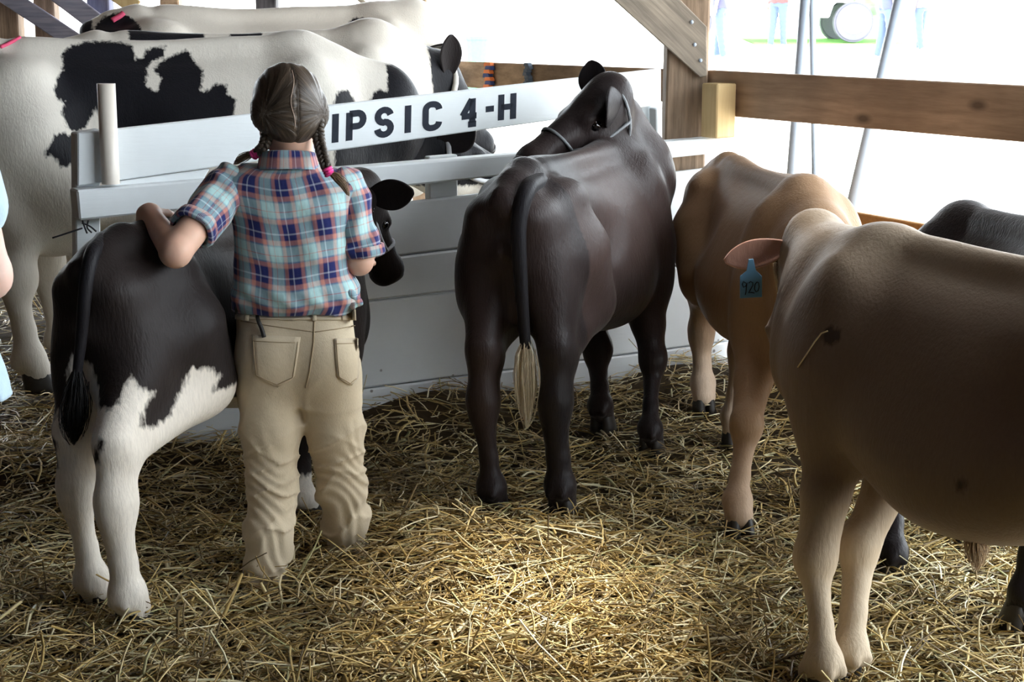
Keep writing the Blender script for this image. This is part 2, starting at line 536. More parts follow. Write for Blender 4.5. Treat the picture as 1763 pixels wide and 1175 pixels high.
sign = thing('sign_board', (0, 0, 0), label='long white board with large black stencil letters above the partition rail', cat='sign')
STOP = ((201, 222), (1140, 118)); SBOT = ((205, 311), (1140, 181))
sx0, sx1 = 134, 1139
pboard('board', [(sx0, yl(sx0, *SBOT)), (sx1, yl(sx1, *SBOT)), (sx1, yl(sx1, *STOP)), (sx0, yl(sx0, *STOP))], 0.0, 0.03, M_PAINT, sign)
# letters: strokes in a 1x1 box (x right, y up), swept to a band
def arc(cx, cy, rx, ry, a0, a1, n=9):
    return [(cx + rx * math.cos(math.radians(a0 + (a1 - a0) * i / (n - 1))), cy + ry * math.sin(math.radians(a0 + (a1 - a0) * i / (n - 1)))) for i in range(n)]
GLY = {
    'L': [[(0, 1), (0, 0)], [(0, 0), (.9, 0)]],
    'E': [[(0, 1), (0, 0)], [(0, 0), (.9, 0)], [(0, .5), (.75, .5)], [(0, 1), (.9, 1)]],
    'I': [[(.5, 1.07), (.5, -.07)]],
    'P': [[(0, 1.06), (0, -.07)], [(0, 1), (.6, 1)] + arc(.6, .74, .40, .26, 80, -80) + [(.6, .48), (0, .48)]],
    'S': [arc(.5, .74, .48, .26, 10, 90, 5) + arc(.5, .74, .48, .26, 100, 265, 9) + arc(.5, .25, .50, .26, 85, -90, 10) + arc(.5, .25, .50, .26, -100, -175, 5)],
    'C': [arc(.52, .76, .48, .24, 0, 90, 6) + [(.40, 1.0)] + arc(.40, .76, .40, .24, 100, 180, 6) + arc(.40, .24, .40, .24, 180, 260, 6) + arc(.52, .24, .48, .24, 270, 360, 6)],
    '4': [[(.72, 1.05), (.72, .12)], [(.66, 1.02), (0, .33)], [(-.06, .30), (1.02, .30)], [(.42, -.06), (1.0, -.06)], [(.72, .2), (.72, 0)]],
    '-': [[(0, .5), (1, .5)]],
    'H': [[(0, 1.07), (0, -.07)], [(1, 1.07), (1, -.07)], [(0, .5), (1, .5)]],
}
def band(path, w, h, ox):
    """2-D polyline to quads"""
    P = np.array(path, float) * (w, h) + (ox, 0)
    T = np.gradient(P, axis=0); T /= np.linalg.norm(T, axis=1)[:, None]
    N = np.stack([-T[:, 1], T[:, 0]], 1)
    return P + N * .5, P - N * .5, N
def letter(ch, cx, w):
    """cx pixel centre on the board, w pixel width"""
    yt, yb = yl(cx, *STOP), yl(cx, *SBOT)
    th = yb - yt
    top, base = yt + th * 0.175, yt + th * 0.855
    slope = -0.118
    sw = (yb - yt) * 0.145
    hgt = base - top
    bm = bmesh.new()
    for path in GLY[ch]:
        P = np.array(path, float)
        X = (P[:, 0] - .5) * (w if ch == '-' else w - sw)
        Yp = P[:, 1] * (hgt - sw * .9) + sw * .45
        Q = np.stack([X, Yp], 1)
        T = np.gradient(Q, axis=0); T /= np.linalg.norm(T, axis=1)[:, None] + 1e-9
        N = np.stack([-T[:, 1], T[:, 0]], 1) * sw / 2
        A, B = Q + N, Q - N
        va = []; vb = []
        for a, b in zip(A, B):
            for (q, lst) in ((a, va), (b, vb)):
                px = cx + q[0] + q[1] * 0.02; py = base - q[1] + slope * q[0]
                lst.append(bm.verts.new(onp(px, py, 0.0012)))
        for i in range(len(va) - 1):
            bm.faces.new((va[i], vb[i], vb[i + 1], va[i + 1]))
    r = bmesh.ops.extrude_face_region(bm, geom=bm.faces[:])
    for v in r['geom']:
        if isinstance(v, bmesh.types.BMVert): v.co -= PN * 0.002
    link('letter', bm_mesh('letter', bm), M_LETTER, sign)
for ch, cx, w in (('L', 484, 30), ('E', 530, 30), ('I', 577, 10), ('P', 613, 35), ('S', 661, 34), ('I', 702, 9), ('C', 744, 34), ('4', 808, 34), ('-', 843, 14), ('H', 873, 31)):
    letter(ch, cx, w)

# plastic pipe standing at the end of the rail
pb = onp(191, 317, 0.035); pt = onp(182.5, 144, 0.03)
rr = 0.0285
bm = bmesh.new()
def ring(c, r, ax, n=24):
    a = ax.orthogonal().normalized(); b = ax.cross(a)
    return [bm.verts.new(c + (a * math.cos(i * 2 * math.pi / n) + b * math.sin(i * 2 * math.pi / n)) * r) for i in range(n)]
axp = (pt - pb).normalized()
rings = [ring(pb, rr, axp), ring(pt, rr, axp), ring(pt, rr * .86, axp), ring(pb + axp * .02, rr * .86, axp)]
for i in range(3):
    for j in range(24):
        k = (j + 1) % 24
        bm.faces.new((rings[i][j], rings[i][k], rings[i + 1][k], rings[i + 1][j]))
link('plastic_pipe', bm_mesh('pipe', bm), M_PVC, smooth=True, label='upright ivory plastic pipe standing on the left end of the partition rail', cat='pipe')

# ================================================================== timbers of the open side
postY = 6.4
pbase = at(1178, 400, postY)
def vbeam(name, px, Y, w, h, z0, z1, mat, lean=0.0, **k):
    p = at(px, 200, Y)
    return link(name, beam((p.x - lean * .5, Y, z0), (p.x + lean * .5, Y, z1), w, h, (1, 0, 0), 0.008), mat, **k)
vbeam('barn_post', 1179, postY, 0.165, 0.165, 0.0, 2.95, M_OLDWOOD, 0.03, label='thick brown timber post behind the tan calf and dark heifer', cat='post')
pA, pB = at(1052, -40, 6.22), at(1212, 112, 6.22)
bpts = [at(x, y, 6.285) for x, y in ((1020, -34), (1205, 133), (1217, 131), (1217, 46), (1128, -45))]
brace = link('diagonal_brace', prism(bpts[::-1], (0, -1, 0), .035, .003), M_GREYWOOD_X, label='weathered grey brace nailed diagonally across the thick brown post', cat='brace')
for nx_, ny_ in ((1191, 38), (1196, 77), (1206, 104)):
    bm = bmesh.new(); bmesh.ops.create_uvsphere(bm, u_segments=8, v_segments=6, radius=.008); bmesh.ops.translate(bm, verts=bm.verts[:], vec=at(nx_, ny_, 6.285))
    link('nail_head', bm_mesh('nail', bm), M_STEEL, brace)
blk = at(1237, 190, 6.2)
link('timber_block', beam((blk.x, blk.y, blk.z - .105), (blk.x, blk.y, blk.z + .105), 0.095, 0.10, PD, 0.005), M_NEWWOOD, label='short pale new pine block fixed beside the brown post', cat='block')
# right hand rail
rA, rB = at(1216, 159, 6.36), at(1900, 206, 4.7)
rn = Vector((-(rB - rA).y, (rB - rA).x, 0)).normalized()
if rn.y > 0: rn = -rn
rh = 0.175 / 2
up = Vector((0, 0, rh))
link('side_rail', prism([rA - up, rB - up, rB + up, rA + up], rn, 0.04, 0.004), M_RAILWOOD, label='wide brown board rail across the bright opening at right', cat='rail')
# low orange-brown panel below the rail
qA, qB = at(1283, 330, 6.25), at(1900, 440, 4.7)
link('low_panel', prism([(qA.x, qA.y, 0), (qB.x, qB.y, 0), (qB.x, qB.y, at(1763, 418, 4.99).z), (qA.x, qA.y, at(1400, 352, 5.87).z)], rn, 0.03, 0.004),
     wood('plywood', (0.38, 0.18, 0.06), (0.60, 0.33, 0.12), 0, 12), label='orange brown plywood panel below the side rail, behind the tan calf', cat='panel')
# far rail behind the cows with straps hanging over it
fA, fB = at(660, 118, 10.0), at(1146, 138, 7.4)
fn = Vector((-(fB - fA).y, (fB - fA).x, 0)).normalized()
if fn.y > 0: fn = -fn
def far_on(px, py, off=0.0):
    r = ray(px, py); o = Vector((0, 0, CAM_H)); t = (fA + fn * off - o).dot(fn) / r.dot(fn); return o + r * t
link('far_rail', prism([far_on(660, 140), far_on(1150, 176), far_on(1150, 119), far_on(660, 101)], fn, 0.04, 0.004), M_FARRAIL, label='brown board rail behind the lettered sign', cat='rail')
def strap(name, px, y0, y1, w, mats, label, cat):
    r = thing(name, far_on(px, y0), label=label, cat=cat); r.location = (0, 0, 0)
    n = 7
    for i in range(n):
        a, b = y0 + (y1 - y0) * i / n, y0 + (y1 - y0) * (i + 1) / n
        j = 2.0 * math.sin(i * 1.7)
        link('strap_fold', prism([far_on(px - w/2 + j, b + 1, .03), far_on(px + w/2 + j, b + 1, .03), far_on(px + w/2 - 2 + j, a, .035), far_on(px - w/2 + 1 + j, a, .035)], fn, 0.028, 0.003), mats[i % len(mats)], r)
strap('striped_strap', 838, 107, 152, 12, [plain('orange_webbing', (0.75, 0.20, 0.05)), plain('navy_webbing', (0.03, 0.05, 0.16))], 'orange and navy strap hung over the far brown rail', 'strap')
strap('dark_strap', 905, 108, 146, 9, [plain('slate_webbing', (0.07, 0.09, 0.12))], 'dark grey strap hung over the far brown rail', 'strap')

# timbers at the back of the shed
def bb(name, a, b, w, h, mat, label, cat, side=(1, 0, 0)):
    return link(name, beam(a, b, w, h, side, 0.006), mat, label=label, cat=cat)
vbeam('barn_post', 719, 10.35, 0.14, 0.14, 0, 2.95, M_RAILWOOD, label='brown back post between the cow herd and the far rail', cat='post')
bb('diagonal_brace', at(606, -14, 10.22), at(738, 110, 10.22), 0.04, 0.03, M_GREYWOOD_X, 'thin pale brace running down to the back post', 'brace', (0, 1, 0))
bb('rail_stake', at(775, 180, 9.55), at(775, 62, 9.55), 0.035, 0.035, M_NEWWOOD, 'slim pale stake standing behind the far rail', 'stake')
vbeam('barn_post', 466, 10.2, 0.13, 0.13, 0, 2.95, M_DARKWOOD, label='dark back post above the middle of the farthest cow', cat='post')
vbeam('barn_post', 303, 10.2, 0.12, 0.12, 0, 2.95, M_RAILWOOD, label='light brown back post above the rump of the farthest cow', cat='post')
M_BLUEWOOD = wood('bluish_timber', (0.10, 0.11, 0.20), (0.24, 0.25, 0.38), 2, 18)
M_BLUEWOOD_X = wood('bluish_board', (0.17, 0.17, 0.23), (0.34, 0.32, 0.38), 0, 18)
vbeam('barn_post', 183, 10.2, 0.14, 0.14, 0, 2.95, M_BLUEWOOD, label='bluish post above the rump of the farthest cow, left of the light brown one', cat='post')
vbeam('barn_post', 91, 10.2, 0.13, 0.13, 0, 2.95, M_OLDWOOD, label='brown post between the two broad slanting boards at top left', cat='post')
vbeam('barn_post', 28, 10.2, 0.14, 0.14, 0, 2.95, M_OLDWOOD, label='brown post beside the lattice panel at the left edge', cat='post')
bb('diagonal_brace', at(-20, -28, 10.05), at(150, 85, 10.05), 0.03, 0.11, M_BLUEWOOD_X, 'broad grey slanting board nearest the lattice', 'brace', (0, 1, 0))
bb('diagonal_brace', at(60, -42, 10.0), at(196, 62, 10.0), 0.03, 0.12, M_BLUEWOOD_X, 'broad bluish slanting board reaching down to the farthest cow', 'brace', (0, 1, 0))
bb('diagonal_brace', at(180, -25, 10.05), at(235, 14, 10.05), 0.03, 0.10, M_NEWWOOD, 'pale slanting board between bluish post and farthest cow', 'brace', (0, 1, 0))
lat = thing('lattice_panel', (0, 0, 0), label='blue lattice panel at the top left corner', cat='lattice')
c0, c1 = at(-60, 70, 10.4), at(14, -6, 10.4)
w_, h_ = c1.x - c0.x, c1.z - c0.z
MB = plain('blue_lattice_paint', (0.03, 0.06, 0.28))
for s in (-1, 1):
    k = -h_
    while k < w_:
        xs0 = max(k, 0); xs1 = min(k + h_, w_)
        if xs1 - xs0 > .02:
            za = xs0 - k; zb = xs1 - k
            if s < 0: za, zb = h_ - za, h_ - zb
            yy = 10.4 + 0.006 * s
            link('slat', beam((c0.x + xs0, yy, c0.z + za), (c0.x + xs1, yy, c0.z + zb), 0.016, 0.006, (0, 1, 0) if 0 else (1, 0, 1) if s < 0 else (1, 0, -1), 0), MB, lat)
        k += 0.048
link('frame', beam((c1.x, 10.4, 0), (c1.x, 10.4, 2.9), 0.03, 0.04), MB, lat)
# steel poles outside the opening
def pole(a, b, r, label):
    tube('steel_pole', [a, b], r, M_STEEL, seg=12, label=label, cat='pole')
pole(at(1388, -30, 7.6), at(1354, 420, 7.2), 0.024, 'thickest blue grey steel pole outside, left of the two close together')
pole(at(1397, -30, 8.6), at(1405, 420, 8.4), 0.017, 'thin blue grey steel pole outside, standing nearly upright')
pole(at(1556, -30, 7.2), at(1452, 420, 6.8), 0.027, 'slanting blue grey steel pole outside at right')

# ================================================================== cattle
M_HOOF = plain('hoof_horn', (0.035, 0.03, 0.026), 0.5, 0.3, 0.4, 40)
M_EYE = plain('wet_eye', (0.006, 0.005, 0.005), 0.08, 0.7, 0.1)
M_NOSE = plain('wet_nose', (0.02, 0.018, 0.02), 0.3, 0.5, 0.3, 80)

def claw_np(c, fwd, side, H, h=0.075):
    """one half of a cloven hoof standing on z=c.z"""
    f = np.array(tuple(fwd)); l = np.array([-f[1], f[0], 0]); c = np.array(tuple(c))
    V = []; F = []; seg = 10; lv = [(0.0, 1.0), (.25, .95), (.6, .84), (1.0, .68), (1.12, .3)]
    for (t, s) in lv:
        for j in range(seg):
            a = j * 2 * math.pi / seg
            u = math.cos(a) * 0.044 * s * (1.25 if math.cos(a) > 0 else 1) - t * 0.022 + 0.012
            v = math.sin(a) * 0.0235 * s + side * 0.021 * (1 - .15 * t)
            V.append(c + H * (f * u + l * v + np.array([0, 0, t * h])))
    for i in range(len(lv) - 1):
        for j in range(seg):
            k = (j + 1) % seg
            F.append((i*seg+j, i*seg+k, (i+1)*seg+k, (i+1)*seg+j))
    F.append(tuple(range(seg))[::-1]); F.append(tuple(range((len(lv)-1)*seg, len(lv)*seg)))
    return V, F
def ear_mesh(base, d, up, L, Wd, cup=0.35, droop=0.0):
    """leaf shaped cupped ear: d along, up = normal of the opening"""
    d = Vector(d).normalized(); up = Vector(up); up = (up - d * up.dot(d)).normalized(); s = d.cross(up)
    nu, nv = 12, 9
    bm = bmesh.new(); G = []
    for i in range(nu):
        u = i / (nu - 1)
        w = Wd * (0.34 + 0.66 * math.sin(min(1, u / .55) * math.pi / 2)) if u < .55 else Wd * math.cos((u - .55) / .45 * math.pi / 2)**.6
        w = max(w, Wd * .10)
        row = []
        for j in range(nv):
            v = j / (nv - 1) * 2 - 1
            c = cup * (1 - .55 * u)
            p = Vector(base) + d * (L * u) + s * (w * v * math.cos(c * abs(v))) + up * (w * (v * v) * c * 1.2 - droop * L * u * u)
            row.append(bm.verts.new(p))
        G.append(row)
    for i in range(nu - 1):
        for j in range(nv - 1):
            bm.faces.new((G[i][j], G[i][j+1], G[i+1][j+1], G[i+1][j]))
    bmesh.ops.recalc_face_normals(bm, faces=bm.faces[:])
    me = bpy.data.meshes.new('ear'); bm.to_mesh(me); bm.free()
    return me
def strands(name, roots, dirs, L, r, mat, parent, n=200, spread=0.02, curl=0.3, taper=0.4, seed=1):
    """bundle of hair; roots/dirs: centre line points the strands follow"""
    g = np.random.default_rng(seed); parts = []
    P = np.array([tuple(p) for p in roots], float)
    for i in range(n):
        off = g.normal(size=3) * spread
        t0 = g.uniform(0, .35); t1 = g.uniform(.65, 1.0)
        t = np.linspace(t0, t1, 5)
        c = np.stack([np.interp(t, np.linspace(0, 1, len(P)), P[:, k]) for k in range(3)], 1)
        prof = np.sin(np.clip(t, 0.02, .98) * np.pi)[:, None] * .9 + .15
        c = c + off * prof + g.normal(size=(5, 3)) * spread * .12
        parts.append(tube_np(c, np.linspace(1, taper, 5) * r, 3, caps=False))
    V, F = merge(parts)
    return link(name, poly_mesh(name, V, F), mat, parent, smooth=True)

def cattle(name, label, cat, H, org, fwd, hooves, head, neck, mats, tone=None, patch=None, tail=None, switch=None,
           lenf=1.0, wf=1.0, belly=0.0, res=0.010, group=None, roll=0.0, ears=None, headL=0.40, eyes=True,
           leg=1.0, extra=None, neck_r=(0.13, 0.115, 0.095), udder=False, lift=0.0, tail_s=1.0):
    mcoat, mear, mtail, mswitch = mats
    rz = math.atan2(fwd[1], fwd[0])
    root = thing(name, (org[0], org[1], 0), rz, label=label, cat=cat, group=group)
    R = Matrix.Rotation(-rz, 3, 'Z')
    def loc(p): return R @ (Vector(p) - Vector((org[0], org[1], 0)))
    poll, muz = loc(head[0]), loc(head[1])
    hk = {k: loc(v) for k, v in hooves.items()}
    nk = [loc(p) for p in neck]
    allp = [poll, muz] + list(hk.values()) + nk
    lo = [min(min(p[c] for p in allp) - .22 * H, (-.78 * lenf * H, -.36 * H, -.02)[c]) for c in range(3)]
    hi = [max(max(p[c] for p in allp) + .22 * H, (.72 * lenf * H, .36 * H, 1.12 * H)[c]) for c in range(3)]
    s = SDF(lo, hi, res)
    X = lambda x: x * lenf * H
    P = lambda x, y, z: (X(x), y * H * wf, z * H)
    xs = [-.665, -.63, -.55, -.42, -.28, -.10, .08, .25, .40, .52, .60, .64]
    top = [.84, .93, .975, .995, .985, .965, .965, .985, 1.0, .95, .86, .76]
    bt = [.74, .65, .58, .54, .51, .455, .435, .445, .47, .51, .56, .66]
    w = [.05, .105, .155, .18, .19, .225, .24, .22, .185, .15, .10, .03]
    s.loft_x([X(v) for v in xs], [v * H for v in top], [(v + lift - belly * math.exp(-(x / .3)**2)) * H for v, x in zip(bt, xs)], [v * H * wf for v in w], k=.05 * H, egg=.33)
    for sy in (1, -1):
        s.ell(P(-.41, sy * .135, .915), (.055 * H, .036 * H, .035 * H), .06 * H)          # hook bone
        s.ell(P(-.62, sy * .075, .875), (.045 * H, .04 * H, .045 * H), .06 * H)        # pin bone
        s.cone(P(-.605, sy * .07, .87), P(-.575, sy * .085, .64), .055 * H, .07 * H, .06 * H)
        s.ell(P(-.46, sy * .105, .72), (.165 * H, .088 * H * wf, .235 * H), .06 * H)       # thigh
        s.ell(P(.38, sy * .125, .74), (.11 * H, .075 * H, .22 * H), .09 * H)            # shoulder
        s.ell(P(-.20, sy * .235, .83), (.11 * H, .05 * H, .085 * H), .09 * H, cut=True)  # flank hollow
    s.cone(P(-.66, 0, .93), P(-.50, 0, .985), .035 * H, .03 * H, .07 * H)              # tail head
    s.cone(P(-.40, 0, .985), P(.38, 0, .985), .025 * H, .03 * H, .06 * H)              # spine
    s.ell(P(.54, 0, .60 + lift), (.12 * H, .085 * H, .14 * H), .10 * H)                       # brisket
    pads = []
    for key, p in hk.items():
        sy = 1 if key[1] == 'L' else -1
        z0 = p.z
        if key[0] == 'H':
            fet = Vector((p.x - .018 * H, p.y, z0 + .105 * H)); hock = Vector((p.x - .042 * H, p.y * .8 + sy * .10 * H * .2, .375 * H))
            st = Vector(P(-.30, sy * .145, .60)); st.x = st.x * .75 + (p.x + .2 * H) * .25
            L = leg * H
            s.cone(P(-.40, sy * .115, .74), st, .13 * H, .085 * H, .06 * H)
            up = hock + Vector((.035 * H, 0, .11 * H))
            s.cone(st, up, .074 * L, .043 * L, .05 * H)
            s.cone(P(-.54, sy * .095, .72), hock + Vector((.0, 0, .15 * H)), .085 * H, .046 * L, .06 * H)
            s.cone(hock + Vector((.0, 0, .15 * H)), hock + Vector((-.022 * H, 0, .03 * H)), .036 * L, .027 * L, .03 * H)
            s.cone(up, hock, .044 * L, .046 * L, .03 * H)
            s.ell(hock + Vector((.008 * H, 0, -.015 * H)), (.056 * L, .045 * L, .068 * L), .025 * H)
            s.cone(hock - Vector((0, 0, .05 * H)), (hock + fet * 2) / 3, .040 * L, .0275 * L, .02 * H)
            s.cone((hock + fet * 2) / 3, fet, .0275 * L, .038 * L, .02 * H)
        else:
            fet = Vector((p.x - .022 * H, p.y, z0 + .095 * H)); el = Vector(P(.355, sy * .135, .55 + lift * .7))
            kn = Vector((p.x * .62 + el.x * .38 + .022 * H, p.y * .7 + el.y * .3, .315 * H))
            L = leg * H
            s.cone(P(.37, sy * .125, .66 + lift * .6), el, .095 * H, .082 * H, .06 * H)
            mid = el * .45 + kn * .55
            s.cone(el, mid, .082 * L, .056 * L, .05 * H)
            s.cone(mid, kn, .056 * L, .044 * L, .02 * H)
            s.ell(kn + Vector((.006 * H, 0, 0)), (.051 * L, .051 * L, .062 * L), .02 * H)
            s.cone(kn - Vector((0, 0, .04 * H)), (kn + fet * 2) / 3, .036 * L, .0265 * L, .02 * H)
            s.cone((kn + fet * 2) / 3, fet, .0265 * L, .037 * L, .02 * H)
        s.ell(fet + Vector((0, 0, -.005 * H)), (.039 * L, .039 * L, .036 * L), .02 * H)
        for q in (1, -1):
            s.ell(fet + Vector((-.036 * H, q * .018 * H, -.018 * H)), (.013 * H, .012 * H, .016 * H), .008)
        hp = Vector((p.x + .004 * H, p.y, z0 + .055 * H))
        s.cone(fet, hp, .036 * L, .040 * L, .02 * H)
        pads.append(Vector((p.x, p.y, z0)))
    # neck
    L = headL * H
    f = (muz - poll).normalized()
    upv = Vector((0, 0, 1)); l = upv.cross(f).normalized(); u = f.cross(l)
    if roll:
        q = Matrix.Rotation(roll, 3, f); l = q @ l; u = q @ u
    Rm = [f, l, u]
    T = lambda a, b, c: poll + f * (a * L) + l * (b * L) + u * (c * L)
    base = [Vector(P(.36, 0, .93)), Vector(P(.44, 0, .74))]
    crest = [base[0]] + [p + Vector((0, 0, .035 * H)) for p in nk] + [T(.05, 0, -.05)]
    thro = [base[1]] + [p - Vector((0, 0, .055 * H)) for p in nk] + [T(.17, 0, -.30)]
    rr = [.085 * H] + [r * H * .74 for r in np.interp(np.linspace(0, 1, len(nk)), np.linspace(0, 1, 3), neck_r)] + [.075 * H]
    r2 = [.13 * H] + [r * H * .92 for r in np.interp(np.linspace(0, 1, len(nk)), np.linspace(0, 1, 3), neck_r)] + [.07 * H]
    s.chain(crest, rr, .06 * H); s.chain(thro, r2, .07 * H)
    # head
    s.ell(T(.17, 0, -.13), (.23 * L, .225 * L, .20 * L), .04 * H, Rm)
    s.ell(T(.0, 0, .0), (.08 * L, .12 * L, .09 * L), .05 * H, Rm)
    s.cone(T(.28, 0, -.13), T(.86, 0, -.20), .165 * L, .105 * L, .03 * H)
    s.cone(T(.15, 0, -.36), T(.82, 0, -.33), .11 * L, .075 * L, .05 * H)
    for sy in (1, -1):
        s.ell(T(.24, sy * .12, -.28), (.17 * L, .07 * L, .16 * L), .04 * H, Rm)
        s.ell(T(.37, sy * .155, -.075), (.075 * L, .05 * L, .045 * L), .03 * H, Rm)
    s.ell(T(.90, 0, -.235), (.115 * L, .15 * L, .125 * L), .04 * H, Rm)
    s.ell(T(.88, 0, -.36), (.09 * L, .10 * L, .055 * L), .015 * H, Rm)
    for sy in (1, -1):
        s.ell(T(1.0, sy * .085, -.185), (.035 * L, .028 * L, .02 * L), .012, Rm, cut=True)
        s.ell(T(.37, sy * .20, -.14), (.05 * L, .028 * L, .04 * L), .012, Rm, cut=True)
    if udder:
        s.ell(P(-.36, 0, .50), (.15 * H, .11 * H, .10 * H), .06 * H)
        for a in (-.43, -.30):
            for sy in (1, -1): s.cone(P(a, sy * .05, .43), P(a, sy * .055, .385), .016 * H, .011 * H, .02)
    if extra: extra(s, P, H)
    # short coat lies in low folds over the ribs
    s.disp(lambda x, y, z: .004 * H * vnoise(x * 11, y * 11, z * 7, 5) + .0018 * H * vnoise(x * 30, y * 30, z * 16, 6))
    me, V = s.mesh('body')
    Vl = V.astype(float)
    fattr(me, 'tone', np.clip(tone(Vl / H), 0, 1) if tone else np.zeros(len(V)))
    fattr(me, 'patch', patch(Vl) if patch else np.full(len(V), -1.0))
    body = link('body', me, mcoat, root, smooth=True)
    for (key, p) in zip(hk, pads):
        v, fc = merge([claw_np(p, (1, 0, 0), q, H) for q in (1, -1)])
        link('hoof', poly_mesh('hoof', v, fc), M_HOOF, root, smooth=True)
    for k, sy in enumerate((1, -1)):
        if eyes:
            bm = bmesh.new(); bmesh.ops.create_uvsphere(bm, u_segments=16, v_segments=10, radius=.048 * L)
            bmesh.ops.translate(bm, verts=bm.verts[:], vec=T(.37, sy * .178, -.135))
            link('eye', bm_mesh('eye', bm), M_EYE, root, smooth=True)
        d, o, EL = (ears[k][:3] if ears else (l * sy * .95 + u * .12 - f * .15, f * .75 - u * .55, .40 * L))
        if ears: d, o = R @ Vector(d), R @ Vector(o)
        em = ear_mesh(T(.04, sy * .16, -.10), d, o, EL, (ears[k][3] if ears and len(ears[k]) > 3 else .155) * L)
        fattr(em, 'tone', np.zeros(len(em.vertices))); fattr(em, 'patch', np.full(len(em.vertices), -1.0))
        eo = link('ear', em, mear, root, smooth=True)
        m = eo.modifiers.new('thick', 'SOLIDIFY'); m.thickness = .008 * H; m.offset = 0
        m = eo.modifiers.new('round', 'SUBSURF'); m.levels = 1; m.render_levels = 1
    bm = bmesh.new(); bmesh.ops.create_uvsphere(bm, u_segments=20, v_segments=12, radius=1)
    Mx = Matrix((f, l, u)).transposed().to_4x4() @ Matrix.Diagonal((.05 * L, .125 * L, .095 * L, 1))
    bmesh.ops.transform(bm, matrix=Matrix.Translation(T(.985, 0, -.215)) @ Mx, verts=bm.verts[:])
    link('nose', bm_mesh('nose', bm), M_NOSE, root, smooth=True)
    if tail:
        tb = BVHTree.FromPolygons([tuple(v) for v in V], [tuple(p.vertices) for p in me.polygons]); Yk = 99.0; tp = []
        for (x, y) in tail:
            o = Vector((0, 0, CAM_H)); d = ray(x, y).normalized()
            h = tb.ray_cast(loc(o), R @ d)
            if h[0] is not None: Yk = min(Yk, (o + d * h[3]).y - .006)
            tp.append(loc(at(x, y, Yk + (.05 if not tp else 0))))
        tm = tube('tail', tp, [q_ * H * tail_s for q_ in (.027, .025, .022, .019, .015)], mtail, root, 10, 28)
        fattr(tm.data, 'tone', np.zeros(len(tm.data.vertices))); fattr(tm.data, 'patch', np.full(len(tm.data.vertices), -1.0))
    if switch:
        sp = [loc(at(x, y, Yk)) for x, y in switch]
        strands('tail_switch', sp, None, 0, .0016, mswitch, root, 420, .0125 * H, seed=3)
    return dict(root=root, body=body, T=T, f=f, l=l, u=u, L=L, loc=loc, P=P, R=R, V=Vl, H=H, inv=lambda p: R.inverted() @ Vector(p) + Vector((org[0], org[1], 0)))

def halter(C, mat, r=0.006, nose=0.62, label=None):
    """nose band, crown and cheek ropes around a head"""
    T = C['T']; h = thing('halter', (0, 0, 0)); h.parent = C['root']
    if label: h['label'] = label
    k = 1.0
    def loop(a, hw, top, bot, nm, lean=0.0):
        pts = []
        for i in range(25):
            t = i * 2 * math.pi / 24
            v = math.sin(t)
            pts.append(T(a + lean * v, hw * math.cos(t), (top + bot) / 2 + (top - bot) / 2 * v))
        tube(nm, pts, r, mat, h, 6)
    loop(nose, .150, -.035, -.425, 'nose_band', 0.06)
    loop(.10, .25, .06, -.46, 'crown_strap', -.06)
    for sy in (1, -1):
        tube('cheek_strap', [T(nose, sy * .150, -.24), T(.40, sy * .215, -.27), T(.10, sy * .25, -.22)], r, mat, h, 6, 10)
    return h

def side_local(C_org, fwd, pts, off):
    """coat marks: points of the flank plane (off to the right of the spine) in the animal's own x,z"""
    f = Vector((fwd[0], fwd[1], 0)).normalized(); r = Vector((f.y, -f.x, 0))
    o = Vector((0, 0, CAM_H)); p0 = Vector((C_org[0], C_org[1], 0)) + r * off
    out = []
    for x, y in pts:
        d = ray(x, y); t = (p0 - o).dot(r) / d.dot(r); q = o + d * t - Vector((C_org[0], C_org[1], 0))
        out.append((q.dot(f), q.z))
    return out
BLACK = (0.010, 0.010, 0.013); BLACKB = (0.032, 0.020, 0.016)
WHITE = (0.72, 0.68, 0.61); 
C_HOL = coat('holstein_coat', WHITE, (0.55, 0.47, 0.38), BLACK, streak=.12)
C_CALF = coat('black_calf_coat', (0.014, 0.011, 0.011), (0.026, 0.019, 0.017), (0.70, 0.64, 0.56), streak=.3)
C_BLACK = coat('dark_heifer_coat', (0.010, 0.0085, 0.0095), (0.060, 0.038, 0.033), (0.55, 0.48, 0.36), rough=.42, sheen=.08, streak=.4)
C_TAN = coat('tan_coat', (0.31, 0.185, 0.10), (0.64, 0.50, 0.38), (0.7, 0.6, 0.5), streak=.18)
C_JER = coat('jersey_coat', (0.165, 0.112, 0.080), (0.60, 0.48, 0.34), (0.065, 0.045, 0.034), streak=.18)
M_EARB = coat('black_ear', (0.016, 0.013, 0.014), (0.03, 0.025, 0.02), (0.5, 0.4, 0.3))
M_EARP = coat('pink_ear', (0.50, 0.27, 0.20), (0.6, 0.3, 0.25), (0.5, 0.4, 0.3), streak=.1)
M_SWITCH = plain('cream_hair', (0.62, 0.55, 0.42), 0.6, 0.3, 0.2, 50)
M_BSWITCH = plain('black_hair', (0.012, 0.011, 0.012), 0.5, 0.3, 0.3, 50)
M_BTAIL = coat('black_tail', (0.011, 0.010, 0.012), (0.011, 0.010, 0.012), (0.5, 0.4, 0.3))

def G(px, py, z=.02): return ground(px, py, z)
